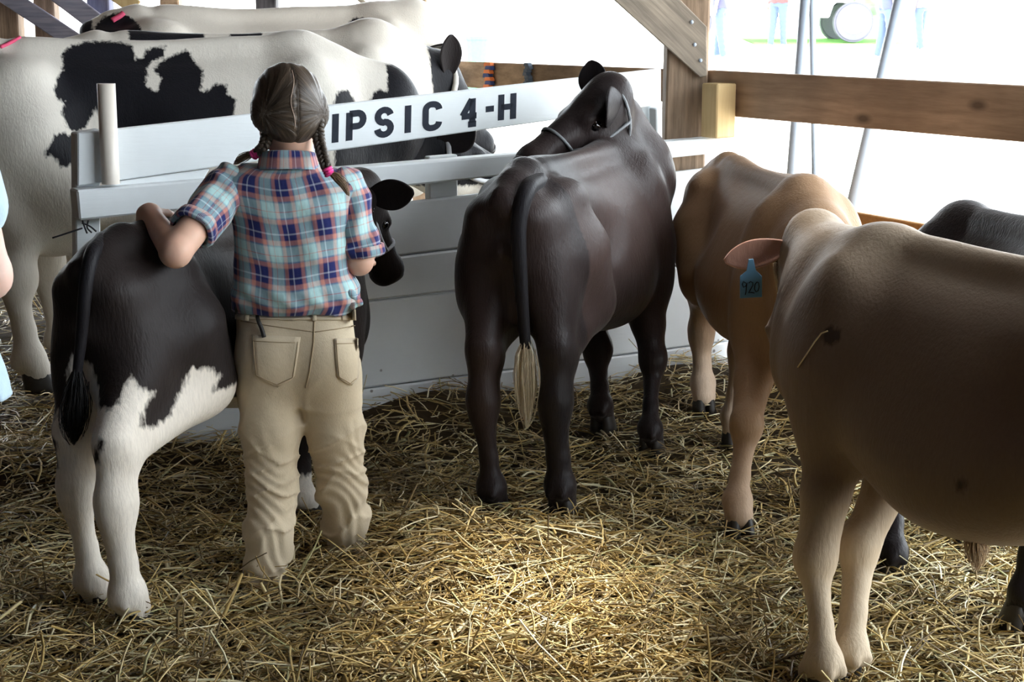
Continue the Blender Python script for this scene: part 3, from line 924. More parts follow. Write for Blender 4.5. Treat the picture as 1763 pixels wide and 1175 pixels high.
# ---- dark heifer in the middle
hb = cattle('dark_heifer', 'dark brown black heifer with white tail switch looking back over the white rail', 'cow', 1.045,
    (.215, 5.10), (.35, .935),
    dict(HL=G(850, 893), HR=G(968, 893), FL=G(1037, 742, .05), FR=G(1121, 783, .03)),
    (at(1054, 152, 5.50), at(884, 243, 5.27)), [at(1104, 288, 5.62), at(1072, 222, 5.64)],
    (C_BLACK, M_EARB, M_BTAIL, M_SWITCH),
    tone=lambda v: .25 + .8 * np.exp(-((v[:, 2] - .75) / .25)**2) * (v[:, 0] > -.5) * np.clip(-v[:, 1] * 6, 0, 1) + .3 * vnoise(v[:, 0] * 9, v[:, 1] * 9, v[:, 2] * 9, 2),  # right flank painted browner and lighter where light falls on it
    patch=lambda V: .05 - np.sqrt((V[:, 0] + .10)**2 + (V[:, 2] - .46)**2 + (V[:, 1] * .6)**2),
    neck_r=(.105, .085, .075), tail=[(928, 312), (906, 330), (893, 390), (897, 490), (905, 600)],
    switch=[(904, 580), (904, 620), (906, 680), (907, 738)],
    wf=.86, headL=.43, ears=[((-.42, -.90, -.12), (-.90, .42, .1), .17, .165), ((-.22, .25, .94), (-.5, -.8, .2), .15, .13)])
halter(hb, plain('grey_halter', (0.16, 0.17, 0.18), .5, .4, .6, 300), .006)
# ---- black and white calf beside the girl
def rear_local(pts, Y):
    return [(at(x, y, Y).x, at(x, y, Y).z) for x, y in pts]
def calf_world(V):
    c, s_ = .40, .916; n_ = math.hypot(c, s_); c /= n_; s_ /= n_
    return V[:, 0] * c - V[:, 1] * s_ - .765, V[:, 0] * s_ + V[:, 1] * c + 4.25
cw = [(187,608),(204,646),(209,663),(232,663),(247,649),(254,625),(260,612),(269,634),(295,646),(283,669),(279,693),(293,703),(310,697),(335,632),(340,625),(364,634),(378,651),(369,663),(371,676),(420,669),(640,690),(640,1150),(60,1150),(90,800),(124,778),(133,770),(132,730),(121,722),(119,697),(128,690),(140,663),(143,625),(150,589),(162,596)]
ck = [(218,705),(228,707),(225,724),(218,744),(204,761),(208,740),(213,727)]
cw_l, ck_l = rear_local(cw, 3.82), rear_local(ck, 3.80)
def calf_patch(V):
    wx, wy = calf_world(V)
    q = np.stack([wx, V[:, 2]], 1)
    d = poly_sd(q, cw_l)
    d = np.minimum(d, -poly_sd(q, ck_l))
    front = V[:, 0] > .12
    d = np.where(front, np.minimum(.17 - V[:, 2], .1), d)
    belly = (V[:, 0] > -.28) & (V[:, 2] > .30)
    d = np.where(belly, np.minimum(.50 - V[:, 2], .18 - V[:, 0]) + .02 * vnoise(V[:, 0] * 22, V[:, 1] * 22, 0, 6), d)
    return d
hc = cattle('holstein_calf', 'small black calf with white legs standing under the arm of the person in plaid', 'calf', .955,
    (-.765, 4.25), (.40, .916),
    dict(HL=G(168, 1054), HR=G(230, 1084), FL=G(528, 900), FR=G(598, 930)),
    (at(620, 318, 4.84), at(688, 432, 4.98)), [at(545, 372, 4.68)],
    (C_CALF, M_EARB, M_BTAIL, M_BSWITCH),
    tone=lambda v: .5 + .4 * vnoise(v[:, 0] * 8, v[:, 1] * 8, v[:, 2] * 8, 2),
    patch=calf_patch, leg=1.08, wf=.77, headL=.345, tail_s=.78,
    tail=[(176, 412), (158, 440), (147, 500), (140, 580), (132, 650)],
    switch=[(134, 630), (130, 680), (127, 730), (126, 765)],
    ears=[((-.9, .1, .1), (.2, .9, 0), .15), ((.75, -.45, .12), (.35, -.95, .0), .17)])
halter(hc, plain('grey_white_rope', (0.42, 0.44, 0.48), .6, .3, .7, 260), .006)
# ---- tan calf near the opening
ht = cattle('tan_calf', 'tan calf with pale legs between the dark heifer and the tagged brown heifer', 'calf', .98,
    (.835, 5.10), (.12, -.99),
    dict(HR=G(1211, 706, .07), HL=G(1262, 768, .04), FR=G(1271, 917), FL=Vector((.95, 4.62, .02))),
    (Vector((.88, 4.40, .72)), Vector((.90, 4.24, .38))), [Vector((.885, 4.52, .80))],
    (C_TAN, M_EARP, C_TAN, M_SWITCH),
    tone=lambda v: .05 + .9 * np.clip((.42 - v[:, 2]) * 4, 0, .8) * (v[:, 0] < .1) + .35 * np.clip((.40 - v[:, 2]) * 3, 0, 1) * (v[:, 0] > .1),
    lenf=1.06, wf=.88, headL=.36, ears=[((.85, .25, .25), (0, -1, -.3), .15), ((-.30, .62, .40), (-.8, -.5, 0), .12)])
# ---- brown heifer with the ear tag, nearest at right
hj = cattle('brown_heifer', 'large brown heifer with a blue ear tag filling the right foreground', 'cow', 1.0,
    (1.02, 3.10), (-.5, .86),
    dict(FL=G(1405, 1200), FR=G(1448, 1178), HL=Vector((1.05, 2.42, .02)), HR=Vector((1.30, 2.58, .02))),
    (at(1404, 398, 3.80), at(1402, 540, 4.06)), [Vector((.765, 3.62, .86))],
    (C_JER, M_EARP, C_JER, M_BSWITCH),
    tone=lambda v: .06 + .85 * np.clip((.50 - v[:, 2]) * 5, 0, 1) * (v[:, 0] > .2) + .5 * np.clip((.50 - v[:, 2]) * 6, 0, 1) * (v[:, 0] < .2)
        - .25 * np.clip((.14 - v[:, 2]) * 10, 0, 1) + .40 * np.clip((v[:, 2] - .88) * 8, 0, 1),  # last term paints light from above onto the topline
    belly=.13, wf=.94, lenf=1.05, leg=.93, headL=.37, lift=.10,
    ears=[((-.97, -.02, -.22), (-.05, -.95, .25), .165, .10), ((.9, .3, -.2), (0, -.9, .2), .13)])
# ---- black heifer behind it
hk2 = cattle('black_heifer', 'black heifer half hidden behind the tagged brown heifer', 'cow', .975,
    (1.32, 3.90), (-.18, .98),
    dict(HL=Vector((1.215, 3.53, .02)), FL=G(1530, 1000), HR=Vector((1.38, 3.40, .02)), FR=Vector((1.27, 4.22, .02))),
    (Vector((1.38, 4.42, .70)), Vector((1.56, 4.42, .40))), [Vector((1.25, 4.31, .78))],
    (C_BLACK, M_EARB, M_BTAIL, M_BSWITCH), tone=lambda v: .1 + .1 * v[:, 0], wf=.78, lenf=.92,
    ears=[((-.6, .3, .3), (0, -1, 0), .13), ((.9, .1, .1), (0, -1, 0), .13)])
hk2['root'].rotation_euler.y = .075
# ---- three milking cows beyond the partition
o1, f1 = (-1.35, 6.32), (.95, .31)
main = [(95,160),(100,140),(113,118),(112,95),(125,82),(160,73),(210,73),(240,82),(242,105),(257,102),(263,88),(300,80),(292,100),(270,112),(262,122),(258,150),(276,163),(286,138),(275,125),(285,110),(320,95),(337,87),(348,110),(360,122),(358,145),(352,160),(368,158),(378,147),(398,148),(400,165),(412,175),(408,197),(400,240),(205,262),(192,240),(168,190),(150,222),(135,229),(118,224),(108,195),(113,178),(98,170)]
spot = [(92,233),(110,230),(140,240),(146,275),(105,290),(98,275),(90,268),(78,272),(75,262),(90,245)]
sp2 = [(572,170),(580,157),(603,155),(614,178),(608,215),(570,215)]
sp3 = [(638,175),(655,155),(678,160),(690,205),(640,210)]
nck = [(560,235),(600,225),(660,190),(672,112),(700,108),(900,100),(960,330),(560,330)]
pol1 = [side_local(o1, f1, p, o) for p, o in ((main, .33), (spot, .33), (sp2, .22), (sp3, .20), (nck, .12))]
def patch1(V):
    q = V[:, [0, 2]]
    d = np.full(len(V), -1.0)
    for p in pol1[:4]: d = np.maximum(d, np.where(V[:, 1] < .05, poly_sd(q, p), -1))
    d = np.maximum(d, poly_sd(q, pol1[4]))
    return d
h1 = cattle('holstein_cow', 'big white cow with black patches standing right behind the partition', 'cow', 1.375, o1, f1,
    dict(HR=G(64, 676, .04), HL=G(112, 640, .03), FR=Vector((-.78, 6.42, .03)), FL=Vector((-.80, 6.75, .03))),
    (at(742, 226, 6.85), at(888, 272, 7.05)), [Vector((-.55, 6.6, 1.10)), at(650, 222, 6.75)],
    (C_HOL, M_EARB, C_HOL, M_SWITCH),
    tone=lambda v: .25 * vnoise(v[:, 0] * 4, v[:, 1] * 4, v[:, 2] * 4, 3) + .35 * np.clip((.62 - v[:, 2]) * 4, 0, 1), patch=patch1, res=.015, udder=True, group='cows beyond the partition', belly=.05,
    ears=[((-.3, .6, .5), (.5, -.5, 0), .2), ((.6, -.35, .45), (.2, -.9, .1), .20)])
halter(h1, plain('pale_halter', (0.45, 0.46, 0.48)), .012)
o2, f2 = (-1.22, 7.42), (.95, .31)
def patch2(V):
    x, y, z = V[:, 0], V[:, 1], V[:, 2]
    d = np.minimum(.17 - np.abs(x + .38), .30 - np.abs(z - 1.30)); d = np.maximum(d, np.minimum(.075 - np.abs(x + .02), .2 - np.abs(z - 1.36)))
    d = np.maximum(d, np.minimum(x - .86, .5)); d = np.maximum(d, vnoise(x * 5, y * 5, z * 5, 9) * .3 - .12 - (z > 1.25) * 1)
    return d
h2 = cattle('holstein_cow', 'white cow in the middle of the three, with its ear showing above the sign', 'cow', 1.39, o2, f2,
    dict(HR=Vector((-1.9, 7.0, .03)), HL=Vector((-1.93, 7.4, .03)), FR=Vector((-.62, 7.45, .03)), FL=Vector((-.68, 7.8, .03))),
    (at(752, 112, 7.80), at(830, 200, 8.05)), [at(640, 108, 7.62)],
    (C_HOL, M_EARB, C_HOL, M_SWITCH), tone=lambda v: .3 * vnoise(v[:, 0] * 4, v[:, 1] * 4, v[:, 2] * 4, 13), patch=patch2, res=.016, udder=True, group='cows beyond the partition',
    ears=[((-.3, .6, .4), (.5, -.5, 0), .2), ((.10, -.25, .97), (.45, -.85, 0), .215, .11)])
halter(h2, plain('white_halter', (0.62, 0.60, 0.55)), .014)
o3, f3 = (-1.27, 8.72), (.96, .27)
def patch3(V):
    x, y, z = V[:, 0], V[:, 1], V[:, 2]
    d = .125 - np.sqrt(((x + .86) * 1.0)**2 + ((z - 1.375))**2) - (y > .0) * 1
    d = np.maximum(d, np.minimum(-.985 - x, .1)); d = np.maximum(d, .06 - np.sqrt((x - .42)**2 + (z - 1.42)**2))
    return np.maximum(d, vnoise(x * 5, y * 5, z * 5, 19) * .3 - .12 - (z > 1.2) * 1)
h3 = cattle('holstein_cow', 'farthest white cow with a pink mark by its tail', 'cow', 1.51, o3, f3,
    dict(HR=Vector((-1.97, 8.38, .03)), HL=Vector((-1.97, 8.72, .03)), FR=Vector((-.66, 8.74, .03)), FL=Vector((-.72, 9.05, .03))),
    (Vector((-.42, 9.02, 1.34)), Vector((-.24, 9.08, .95))), [Vector((-.56, 8.94, 1.36))],
    (C_HOL, M_EARB, C_HOL, M_SWITCH), tone=lambda v: .3 * vnoise(v[:, 0] * 4, v[:, 1] * 4, v[:, 2] * 4, 23), patch=patch3, res=.016, udder=True, group='cows beyond the partition')

# ================================================================== the person in the plaid shirt
def skin_mat(name, c):
    t = NT(name, 0.5, 0.35)
    t.b.inputs['Subsurface Weight'].default_value = 0.15
    t.b.inputs['Subsurface Radius'].default_value = (0.012, 0.005, 0.003)
    nz = t.noise(14)
    t.color(t.mix(nz, tuple(x * .9 for x in c), tuple(min(1, x * 1.1) for x in c)))
    return t.m
M_SKIN = skin_mat('sun_touched_skin', (0.62, 0.38, 0.28))
def plaid_mat():
    t = NT('plaid_cotton', 0.8, 0.1, 0.15)
    navy, aqua, coral, slate, pale = (.020, .026, .12), (.44, .66, .66), (.56, .25, .20), (.15, .26, .38), (.45, .48, .58)
    def stripes(a, period, ph):
        f = t.math('FRACT', t.math('ADD', t.math('DIVIDE', t.attr(a), period), ph))
        return t.ramp(f, [(0, navy), (.08, navy), (.10, pale), (.115, pale), (.135, navy), (.32, navy), (.36, coral), (.43, coral),
                          (.46, slate), (.50, aqua), (.60, aqua), (.615, coral), (.635, aqua), (.80, aqua), (.84, slate), (.87, coral), (.95, coral), (.98, navy)])
    c = t.mix(0.5, stripes('pu', .087, .12), stripes('pv', .112, .62))
    wv = t.noise(900, None, 1)
    c = t.mix(0.18, c, wv, 'OVERLAY')
    t.color(c)
    t.bump(t.noise(20, t.obj((1, 1, .45)), 3), .45, .012)
    return t.m
M_PLAID = plaid_mat()
def cloth(name, c, bump=.35):
    t = NT(name, .85, .12, .2)
    w1 = t.noise(500, t.obj((1, 1, .25)), 2); big = t.noise(9, None, 4)
    t.color(t.mix(t.math('ADD', t.math('MULTIPLY', w1, .4), t.math('MULTIPLY', big, .6)), tuple(x * .78 for x in c), tuple(min(1, x * 1.15) for x in c)))
    t.bump(t.math('ADD', big, t.math('MULTIPLY', w1, .15)), bump, .012)
    return t.m
M_KHAKI = cloth('khaki_denim', (0.60, 0.50, 0.355))
M_STITCH = plain('khaki_stitching', (0.36, 0.28, 0.18), .9, .1)
M_LEATHER = plain('black_leather', (0.02, 0.018, 0.017), .5, .4, .3, 90, .3)
M_BOOT = plain('brown_boot', (0.10, 0.06, 0.035), .6, .3, .3, 30, .3)
M_PINK = plain('pink_elastic', (0.85, 0.06, 0.30), .5, .3, .1, 200)
def hair_mat():
    t = NT('braided_hair', .42, .4)
    a = t.attr('hu')
    cv = t.n('CombineXYZ'); t.l(a, cv.inputs[0]); t.l(t.attr('hv'), cv.inputs[1])
    nz = t.noise(1.0, cv.outputs[0], 4, .7)
    t.color(t.ramp(nz, [(.32, (.022, .016, .012)), (.55, (.060, .043, .030)), (.78, (.15, .11, .075))]))
    t.bump(nz, .55, .006)
    return t.m
M_HAIR = hair_mat()
M_HAIRTIP = plain('hair_tip', (0.20, 0.13, 0.075), .5, .35, .4, 120)

GY = 4.0
groot = thing('person', (-.55, GY, 0), label='person with braids in plaid shirt and khaki jeans, arm over the small calf', cat='person')
def glink(name, me, mat, parent=None, smooth=True, **k):
    o = link(name, me, mat, parent or groot, smooth=smooth, **k)
    if parent is None: o.location = -groot.location
    return o
Hc = at(494, 184, GY)
hf = Vector((-.34, .90, -.22)).normalized(); hr = hf.cross(Vector((0, 0, 1))).normalized(); hu = hr.cross(hf)
HT = lambda r, f, u: Hc + hr * r + hf * f + hu * u
Rh = [hr, hf, hu]
shL, shR = at(390, 318, 3.97), at(600, 322, GY)
elL, elR = at(302, 434, 3.745), at(618, 450, 4.0)
wrL = at(258, 369, 3.93)
s = SDF((-1.12, 3.64, .02), (-.22, 4.62, 1.42), .005)
s.ell(HT(0, -.012, .02), (.070, .088, .086), .02, Rh)
s.ell(HT(0, .030, -.030), (.060, .062, .075), .03, Rh)
s.cone(HT(0, .058, -.088), HT(0, .045, -.075), .020, .03, .04)
for q in (1, -1):
    s.cone(HT(q * .045, .02, -.065), HT(q * .012, .062, -.090), .022, .018, .03)
    s.ell(HT(q * .034, .074, -.018), (.022, .016, .018), .02, Rh)
    s.ell(HT(q * .031, .090, .004), (.014, .008, .009), .008, Rh, cut=True)
    s.ell(HT(q * .076, -.01, -.012), (.008, .020, .030), .008, Rh)
s.cone(HT(0, .088, .006), HT(0, .108, -.026), .008, .012, .014)
s.ell(HT(0, .094, -.056), (.022, .009, .010), .008, Rh)
s.cone(HT(-.018, .105, -.056), HT(.018, .105, -.056), .002, .002, .004, cut=True)
nb = at(508, 285, GY)
s.cone(HT(0, -.025, -.06), nb, .046, .052, .03)
cz = at(505, 400, GY)
s.loft_z([at(505, y, GY).z for y in (560, 530, 450, 400, 340, 305, 285)], [at(x, 500, GY).x for x in (512, 510, 509, 509, 500, 494, 498)], [GY] * 7,
         [.135, .125, .120, .125, .135, .13, .06], [.085, .08, .075, .08, .08, .065, .05], k=.03)
def limb(a, b, c, r):
    s.cone(a, b, r[0], r[1], .02); s.cone(b, c, r[1] * .98, r[2], .012)
limb(shL, elL, wrL, (.044, .038, .026))
hR = at(606, 438, 4.36)
limb(shR, elR, hR, (.044, .036, .026))
for (hx, kx, fx, fy, Y) in ((464, 468, 459, 1052, 3.87), (567, 588, 601, 1000, 4.09)):
    hip = at(hx, 640, 3.985); kn = at(kx, 835, 3.95 if hx < 500 else 4.03); ft = at(fx, fy, Y); ft.z = .09
    s.cone(hip, kn, .060, .042, .03); s.cone(kn, ft, .042, .032, .02)
    s.cone(ft - Vector((0, 0, .04)), ft + Vector((0, .08, -.06)), .026, .022, .02)
# the hand lies on the calf's back: palm, four fingers and thumb follow its surface
dep = bpy.context.evaluated_depsgraph_get(); bpy.context.view_layer.update()
calf_bvh = BVHTree.FromPolygons([hc['inv'](v) for v in hc['V']], [tuple(p.vertices) for p in hc['body'].data.polygons])
def on_calf(p, r):
    h = calf_bvh.ray_cast(Vector((p.x, p.y, 1.6)), Vector((0, 0, -1)))
    return Vector((p.x, p.y, h[0].z + r)) if h[0] is not None else p
hd = Vector((-.35, .94, 0)).normalized(); hs = Vector((hd.y, -hd.x, 0))
w0 = wrL.copy()
pm = on_calf(w0 + hd * .045, .016)
s.cone(w0, pm, .025, .020, .015)
for i, (off, ln) in enumerate(((-.030, .050), (-.010, .060), (.010, .064), (.029, .056))):
    k0 = on_calf(w0 + hd * .078 + hs * off * .9, .011)
    s.cone(w0 + hd * .01 + hs * off * .5, k0, .017, .0105, .012)
    a = on_calf(k0 + hd * ln * .45 + hs * off * .12, .0085); b = on_calf(k0 + hd * ln * .8 + hs * off * .2, .0078); c = on_calf(k0 + hd * ln + hs * off * .22, .007)
    s.chain([k0, a, b, c], [.0098, .0088, .008, .0068], .003)
t0 = on_calf(w0 + hd * .028 + hs * .022, .014); t1 = on_calf(w0 + hd * .052 + hs * .052, .011); t2 = on_calf(w0 + hd * .075 + hs * .066, .0085)
s.chain([w0 + hd * .012 + hs * .010, t0, t1, t2], [.018, .014, .0105, .008], .004)
# the other hand closes on the halter side of the calf's head
q = hR; fd = Vector((.12, .95, -.15)).normalized(); fs = Vector((.98, -.12, .1)).normalized(); fu = fs.cross(fd)
s.cone(q, q + fd * .05, .026, .024, .015)
for i, off in enumerate((-.028, -.009, .010, .028)):
    k0 = q + fd * .075 + fu * off
    s.cone(q + fd * .02 + fu * off * .6, k0, .016, .0105, .01)
    s.chain([k0, k0 + fd * .022 + fs * .018, k0 + fd * .010 + fs * .040, k0 - fd * .014 + fs * .042], [.010, .009, .0085, .007], .003)
s.chain([q + fd * .02 + fu * .02, q + fd * .045 + fu * .045 + fs * .012, q + fd * .06 + fu * .042 + fs * .034], [.016, .012, .009], .004)
me, V = s.mesh('body')
glink('body', me, M_SKIN)
for q in (1, -1):
    bm = bmesh.new(); bmesh.ops.create_uvsphere(bm, u_segments=14, v_segments=8, radius=.0115); bmesh.ops.translate(bm, verts=bm.verts[:], vec=HT(q * .031, .080, .004))
    glink('eye', bm_mesh('eye', bm), plain('eye_white', (.7, .68, .65), .2, .5, .05) if q > 0 else bpy.data.materials['eye_white'])

# shirt
sh = SDF((-1.0, 3.78, .68), (-.28, 4.24, 1.14), .005)
rows = (533, 518, 500, 470, 430, 390, 345, 318, 300, 287)
ctr = (508, 511, 511, 509, 509, 507, 502, 496, 492, 496)
hwp = (104, 108, 108, 100, 101, 102, 108, 112, 96, 62)
dep_ = (.098, .112, .115, .103, .100, .102, .103, .098, .085, .066)
def swarp(X, Y, Z):
    a = np.sin((X * .55 + Z) * 55 + 2 * np.sin(X * 14)) * np.sin(X * 22 + Z * 9 + 1)
    low = np.clip((.86 - Z) * 6, 0, 1)
    return .0022 * a + low * .004 * np.sin(X * 90 + 3 * np.sin(Z * 40)) * np.clip((Z - .735) * 30, 0.1, 1) + .003 * np.sin((X - .6 * Z) * 38)
sh.loft_z([at(505, y, GY).z for y in rows], [at(c, 560, GY).x for c in ctr], [GY - .004] * 10, [w / 675 * 1.01 for w in hwp], dep_, 2.5, .02, swarp)
sh.cone(at(405, 322, GY), at(470, 308, GY), .050, .038, .03); sh.cone(at(592, 326, GY), at(530, 309, GY), .050, .038, .03)
me, V = sh.mesh('shirt')
ax = V[:, 0] - np.interp(V[:, 2], [at(505, y, GY).z for y in rows][::1], [at(c, 560, GY).x for c in ctr])
fattr(me, 'pu', .17 * np.arctan2(ax, -(V[:, 1] - GY) + .06) + .25 + .006 * np.sin(V[:, 2] * 14)); fattr(me, 'pv', V[:, 2] - .10 * ax**2 / .15 + .004 * np.sin(V[:, 0] * 30))
shirt = glink('shirt', me, M_PLAID)
shirt_bvh = BVHTree.FromPolygons([tuple(v) for v in V], [tuple(p.vertices) for p in me.polygons])
def sleeve(name, a, b, r0, r1, n, cutp):
    lo = np.minimum(a, b) - .1; hi = np.maximum(a, b) + .1
    q = SDF(lo, hi, .004)
    q.cone(a, b, r0, r1, .01)
    d = np.array(b - a); d /= np.linalg.norm(d)
    q.disp(lambda X, Y, Z: .0035 * np.sin(((X - a[0]) * d[0] + (Y - a[1]) * d[1] + (Z - a[2]) * d[2]) * 75 + 3 * np.sin(X * 35 + Z * 20)) + .002 * np.sin(X * 90 - Z * 50))
    q.plane(cutp, n)
    me, V = q.mesh(name)
    e1 = Vector(d).orthogonal().normalized(); e2 = Vector(d).cross(e1)
    W_ = V - np.array(a)
    fattr(me, 'pu', .06 * np.arctan2(W_ @ np.array(e2), W_ @ np.array(e1)) + .3); fattr(me, 'pv', W_ @ d + .02)
    o = link(name, me, M_PLAID, shirt, smooth=True)
    return o
sleeve('sleeve', shL + Vector((.006, .01, -.006)), shL.lerp(elL, .9), .060, .054, (elL - shL), shL.lerp(elL, .66))
sleeve('sleeve', at(596, 326, 4.0), at(629, 470, 4.0), .056, .050, (elR - shR), at(627, 441, 4.0))
# rolled cuffs
def cuff(c, n, r, w):
    n = Vector(n).normalized(); a = n.orthogonal().normalized(); b = n.cross(a)
    bm = bmesh.new(); R_ = []
    for (t, q) in ((-w, r * .99), (-w, r + .006), (0, r + .008), (w * .4, r + .003), (w * .4, r * .9)):
        R_.append([bm.verts.new(c + n * t + (a * math.cos(i * math.pi / 12) + b * math.sin(i * math.pi / 12)) * (q + .002 * math.sin(i * 1.3))) for i in range(24)])
    for i in range(4):
        for j in range(24):
            k = (j + 1) % 24; bm.faces.new((R_[i][j], R_[i][k], R_[i+1][k], R_[i+1][j]))
    me = bm_mesh('cuff', bm)
    co = np.array([v.co[:] for v in me.vertices]); w_ = co - np.array(c)
    fattr(me, 'pu', .06 * np.arctan2(w_ @ np.array(b), w_ @ np.array(a)) + .31); fattr(me, 'pv', w_ @ np.array(n) + .05)
    link('cuff', me, M_PLAID, shirt, smooth=True)
cuff(shL.lerp(elL, .67), elL - shL, .052, .022)
cuff(at(627, 436, 4.0), elR - shR, .047, .02)
# collar
bm = bmesh.new(); R_ = []
cc = at(496, 281, GY - .018); cz0 = cc.z
for (dz, rx, ry) in ((-.012, .080, .072), (.010, .075, .068), (.030, .070, .064), (.034, .065, .060), (.02, .065, .058)):
    R_.append([bm.verts.new(Vector((cc.x + rx * math.sin(a), cc.y - ry * math.cos(a), cz0 + dz + .004 * math.cos(a) - .012 * (1 - math.cos(a)) * .5))) for a in np.linspace(-2.6, 2.6, 40)])
for i in range(4):
    for j in range(39): bm.faces.new((R_[i][j], R_[i][j+1], R_[i+1][j+1], R_[i+1][j]))
me = bm_mesh('collar', bm); co = np.array([v.co[:] for v in me.vertices])
fattr(me, 'pu', .10 * np.arctan2(co[:, 0] - cc.x, -(co[:, 1] - cc.y)) + .045); fattr(me, 'pv', co[:, 2] * .5 + .03)
link('collar', me, M_PLAID, shirt, smooth=True)
# knot of gathered cloth at the right of the hem
q = SDF((-.46, 3.86, .70), (-.30, 4.06, .86), .004)
q.cone(at(596, 505, 3.95), at(610, 518, 3.96), .018, .014, .01); q.cone(at(600, 527, 3.95), at(615, 522, 3.97), .011, .013, .008); q.cone(at(585, 515, 3.93), at(604, 508, 3.94), .012, .012, .01)
q.disp(lambda X, Y, Z: .003 * np.sin(X * 160 + Z * 120))
me, V = q.mesh('hem_knot'); fattr(me, 'pu', V[:, 0] * 1.7 + .04); fattr(me, 'pv', V[:, 2] * 1.5)
link('hem_knot', me, M_PLAID, shirt, smooth=True)

# trousers
tr = SDF((-.80, 3.72, .0), (-.28, 4.26, .78), .005)
tr.loft_z([at(505, y, GY).z for y in (690, 655, 620, 585, 555, 536)], [at(x, 600, GY).x for x in (513, 513, 512, 511, 509, 508)],
          [3.99, 3.99, 3.99, 3.995, 4.0, 4.0], [.140, .152, .155, .152, .150, .149], [.060, .088, .102, .105, .10, .094], 2.5, .02)
for q_ in (1, -1):
    tr.ell(at(511 + q_ * 48, 618, 3.94), (.07, .055, .075), .05)
def folds(a, b, c):
    d1 = at(*a[:2], a[2]); d2 = at(*b[:2], b[2]); d3 = at(*c[:2], c[2])
    return d1, d2, d3
L1, L2, L3 = folds((464, 650, 3.985), (468, 835, 3.95), (459, 1052, 3.87)); L3.z = max(L3.z, .03)
R1, R2, R3 = folds((567, 650, 3.985), (588, 835, 4.03), (601, 1000, 4.09)); R3.z = max(R3.z, .03)
tr.chain([L1, (L1 + L2) / 2, L2, (L2 + L3) / 2, L3], [.083, .074, .064, .060, .062], .03)
tr.chain([R1, (R1 + R2) / 2, R2, (R2 + R3) / 2, R3], [.080, .072, .063, .059, .060], .03)
tr.cone(at(517, 675, 4.0), at(530, 1000, 4.0), .010, .004, .01, cut=True)
def tfold(X, Y, Z):
    g = np.clip((.46 - Z) / .40, 0, 1)
    ph = Z * 62 + 5.0 * X + 4.0 * Y + 2.2 * np.sin(X * 26 + Z * 11) + 1.4 * np.sin(Y * 31 + 2)
    ridge = 1 - np.abs(np.sin(ph * .5 + .8))
    r2 = 1 - np.abs(np.sin((Z * 33 - X * 21 + Y * 9 + 1.5 * np.sin(Z * 19))))
    return -(.012 * g**.7) * (ridge**3 - .2) - .0028 * g**.5 * np.sin(Z * 125 + 9 * np.sin(X * 22 + Y * 15) + 5 * np.sin(Z * 21)) - .004 * g * vnoise(X * 30, Y * 30, Z * 60, 4) - .006 * (r2**3 - .15) * np.clip((.68 - Z) * 4, 0, 1)
tr.disp(tfold)
tr.f = np.maximum(tr.f, (.02 - (tr.lo[2] + np.arange(tr.n[2]) * tr.res))[None, None, :].astype(np.float32))
me, V = tr.mesh('trousers')
trousers = glink('trousers', me, M_KHAKI)
tbvh = BVHTree.FromPolygons([tuple(v) for v in V], [tuple(p.vertices) for p in me.polygons])
def on_tr(px, py, off):
    o = Vector((0, 0, CAM_H)); h = tbvh.ray_cast(o, ray(px, py).normalized())
    if h[0] is None: return at(px, py, 3.93)
    return h[0] + h[1] * off
def patch_on(name, outline, off, mat, parent, th=.003, nx=9, ny=9):
    """cloth patch laid on the trousers; outline = left edge list and right edge list, top to bottom"""
    Lf, Rt = outline
    bm = bmesh.new(); Gd = []
    for i in range(ny):
        t = i / (ny - 1)
        l_ = [np.interp(t, np.linspace(0, 1, len(Lf)), [p[k] for p in Lf]) for k in (0, 1)]
        r_ = [np.interp(t, np.linspace(0, 1, len(Rt)), [p[k] for p in Rt]) for k in (0, 1)]
        Gd.append([bm.verts.new(on_tr(l_[0] + (r_[0] - l_[0]) * j / (nx - 1), l_[1] + (r_[1] - l_[1]) * j / (nx - 1), off)) for j in range(nx)])
    for i in range(ny - 1):
        for j in range(nx - 1): bm.faces.new((Gd[i][j], Gd[i+1][j], Gd[i+1][j+1], Gd[i][j+1]))
    me = bm_mesh(name, bm)
    o = link(name, me, mat, parent, smooth=True)
    m = o.modifiers.new('thick', 'SOLIDIFY'); m.thickness = th; m.offset = 0
    return o
patch_on('back_pocket', ([(434, 577), (436, 615), (440, 648), (476, 665)], [(518, 581), (513, 615), (507, 651), (478, 666)]), .003, M_KHAKI, trousers)
patch_on('back_pocket', ([(575, 584), (577, 615), (580, 650), (600, 662)], [(616, 583), (616, 615), (616, 650), (604, 663)]), .003, M_KHAKI, trousers)
patch_on('waistband', ([(408, 533), (408, 550)], [(611, 533), (612, 552)]), .004, M_KHAKI, trousers, .004, 24, 4)
for x in (427, 541, 590):
    patch_on('belt_loop', ([(x - 4, 530), (x - 4, 553)], [(x + 4, 530), (x + 4, 553)]), .008, M_KHAKI, trousers, .003, 3, 5)
def seam(pts, r=.0014):
    P_ = []
    for (a, b) in zip(pts[:-1], pts[1:]):
        for i in range(6): P_.append(on_tr(a[0] + (b[0] - a[0]) * i / 6, a[1] + (b[1] - a[1]) * i / 6, .0005))
    P_.append(on_tr(*pts[-1], .0005))
    V_, F_ = tube_np(np.array([tuple(p) for p in P_]), r, 5)
    link('seam', poly_mesh('seam', V_, F_), M_STITCH, trousers, smooth=True)
seam([(541, 553), (540, 590), (533, 640), (526, 668)], .0022)
seam([(415, 553), (470, 562), (541, 572)]); seam([(541, 572), (580, 567), (611, 561)])
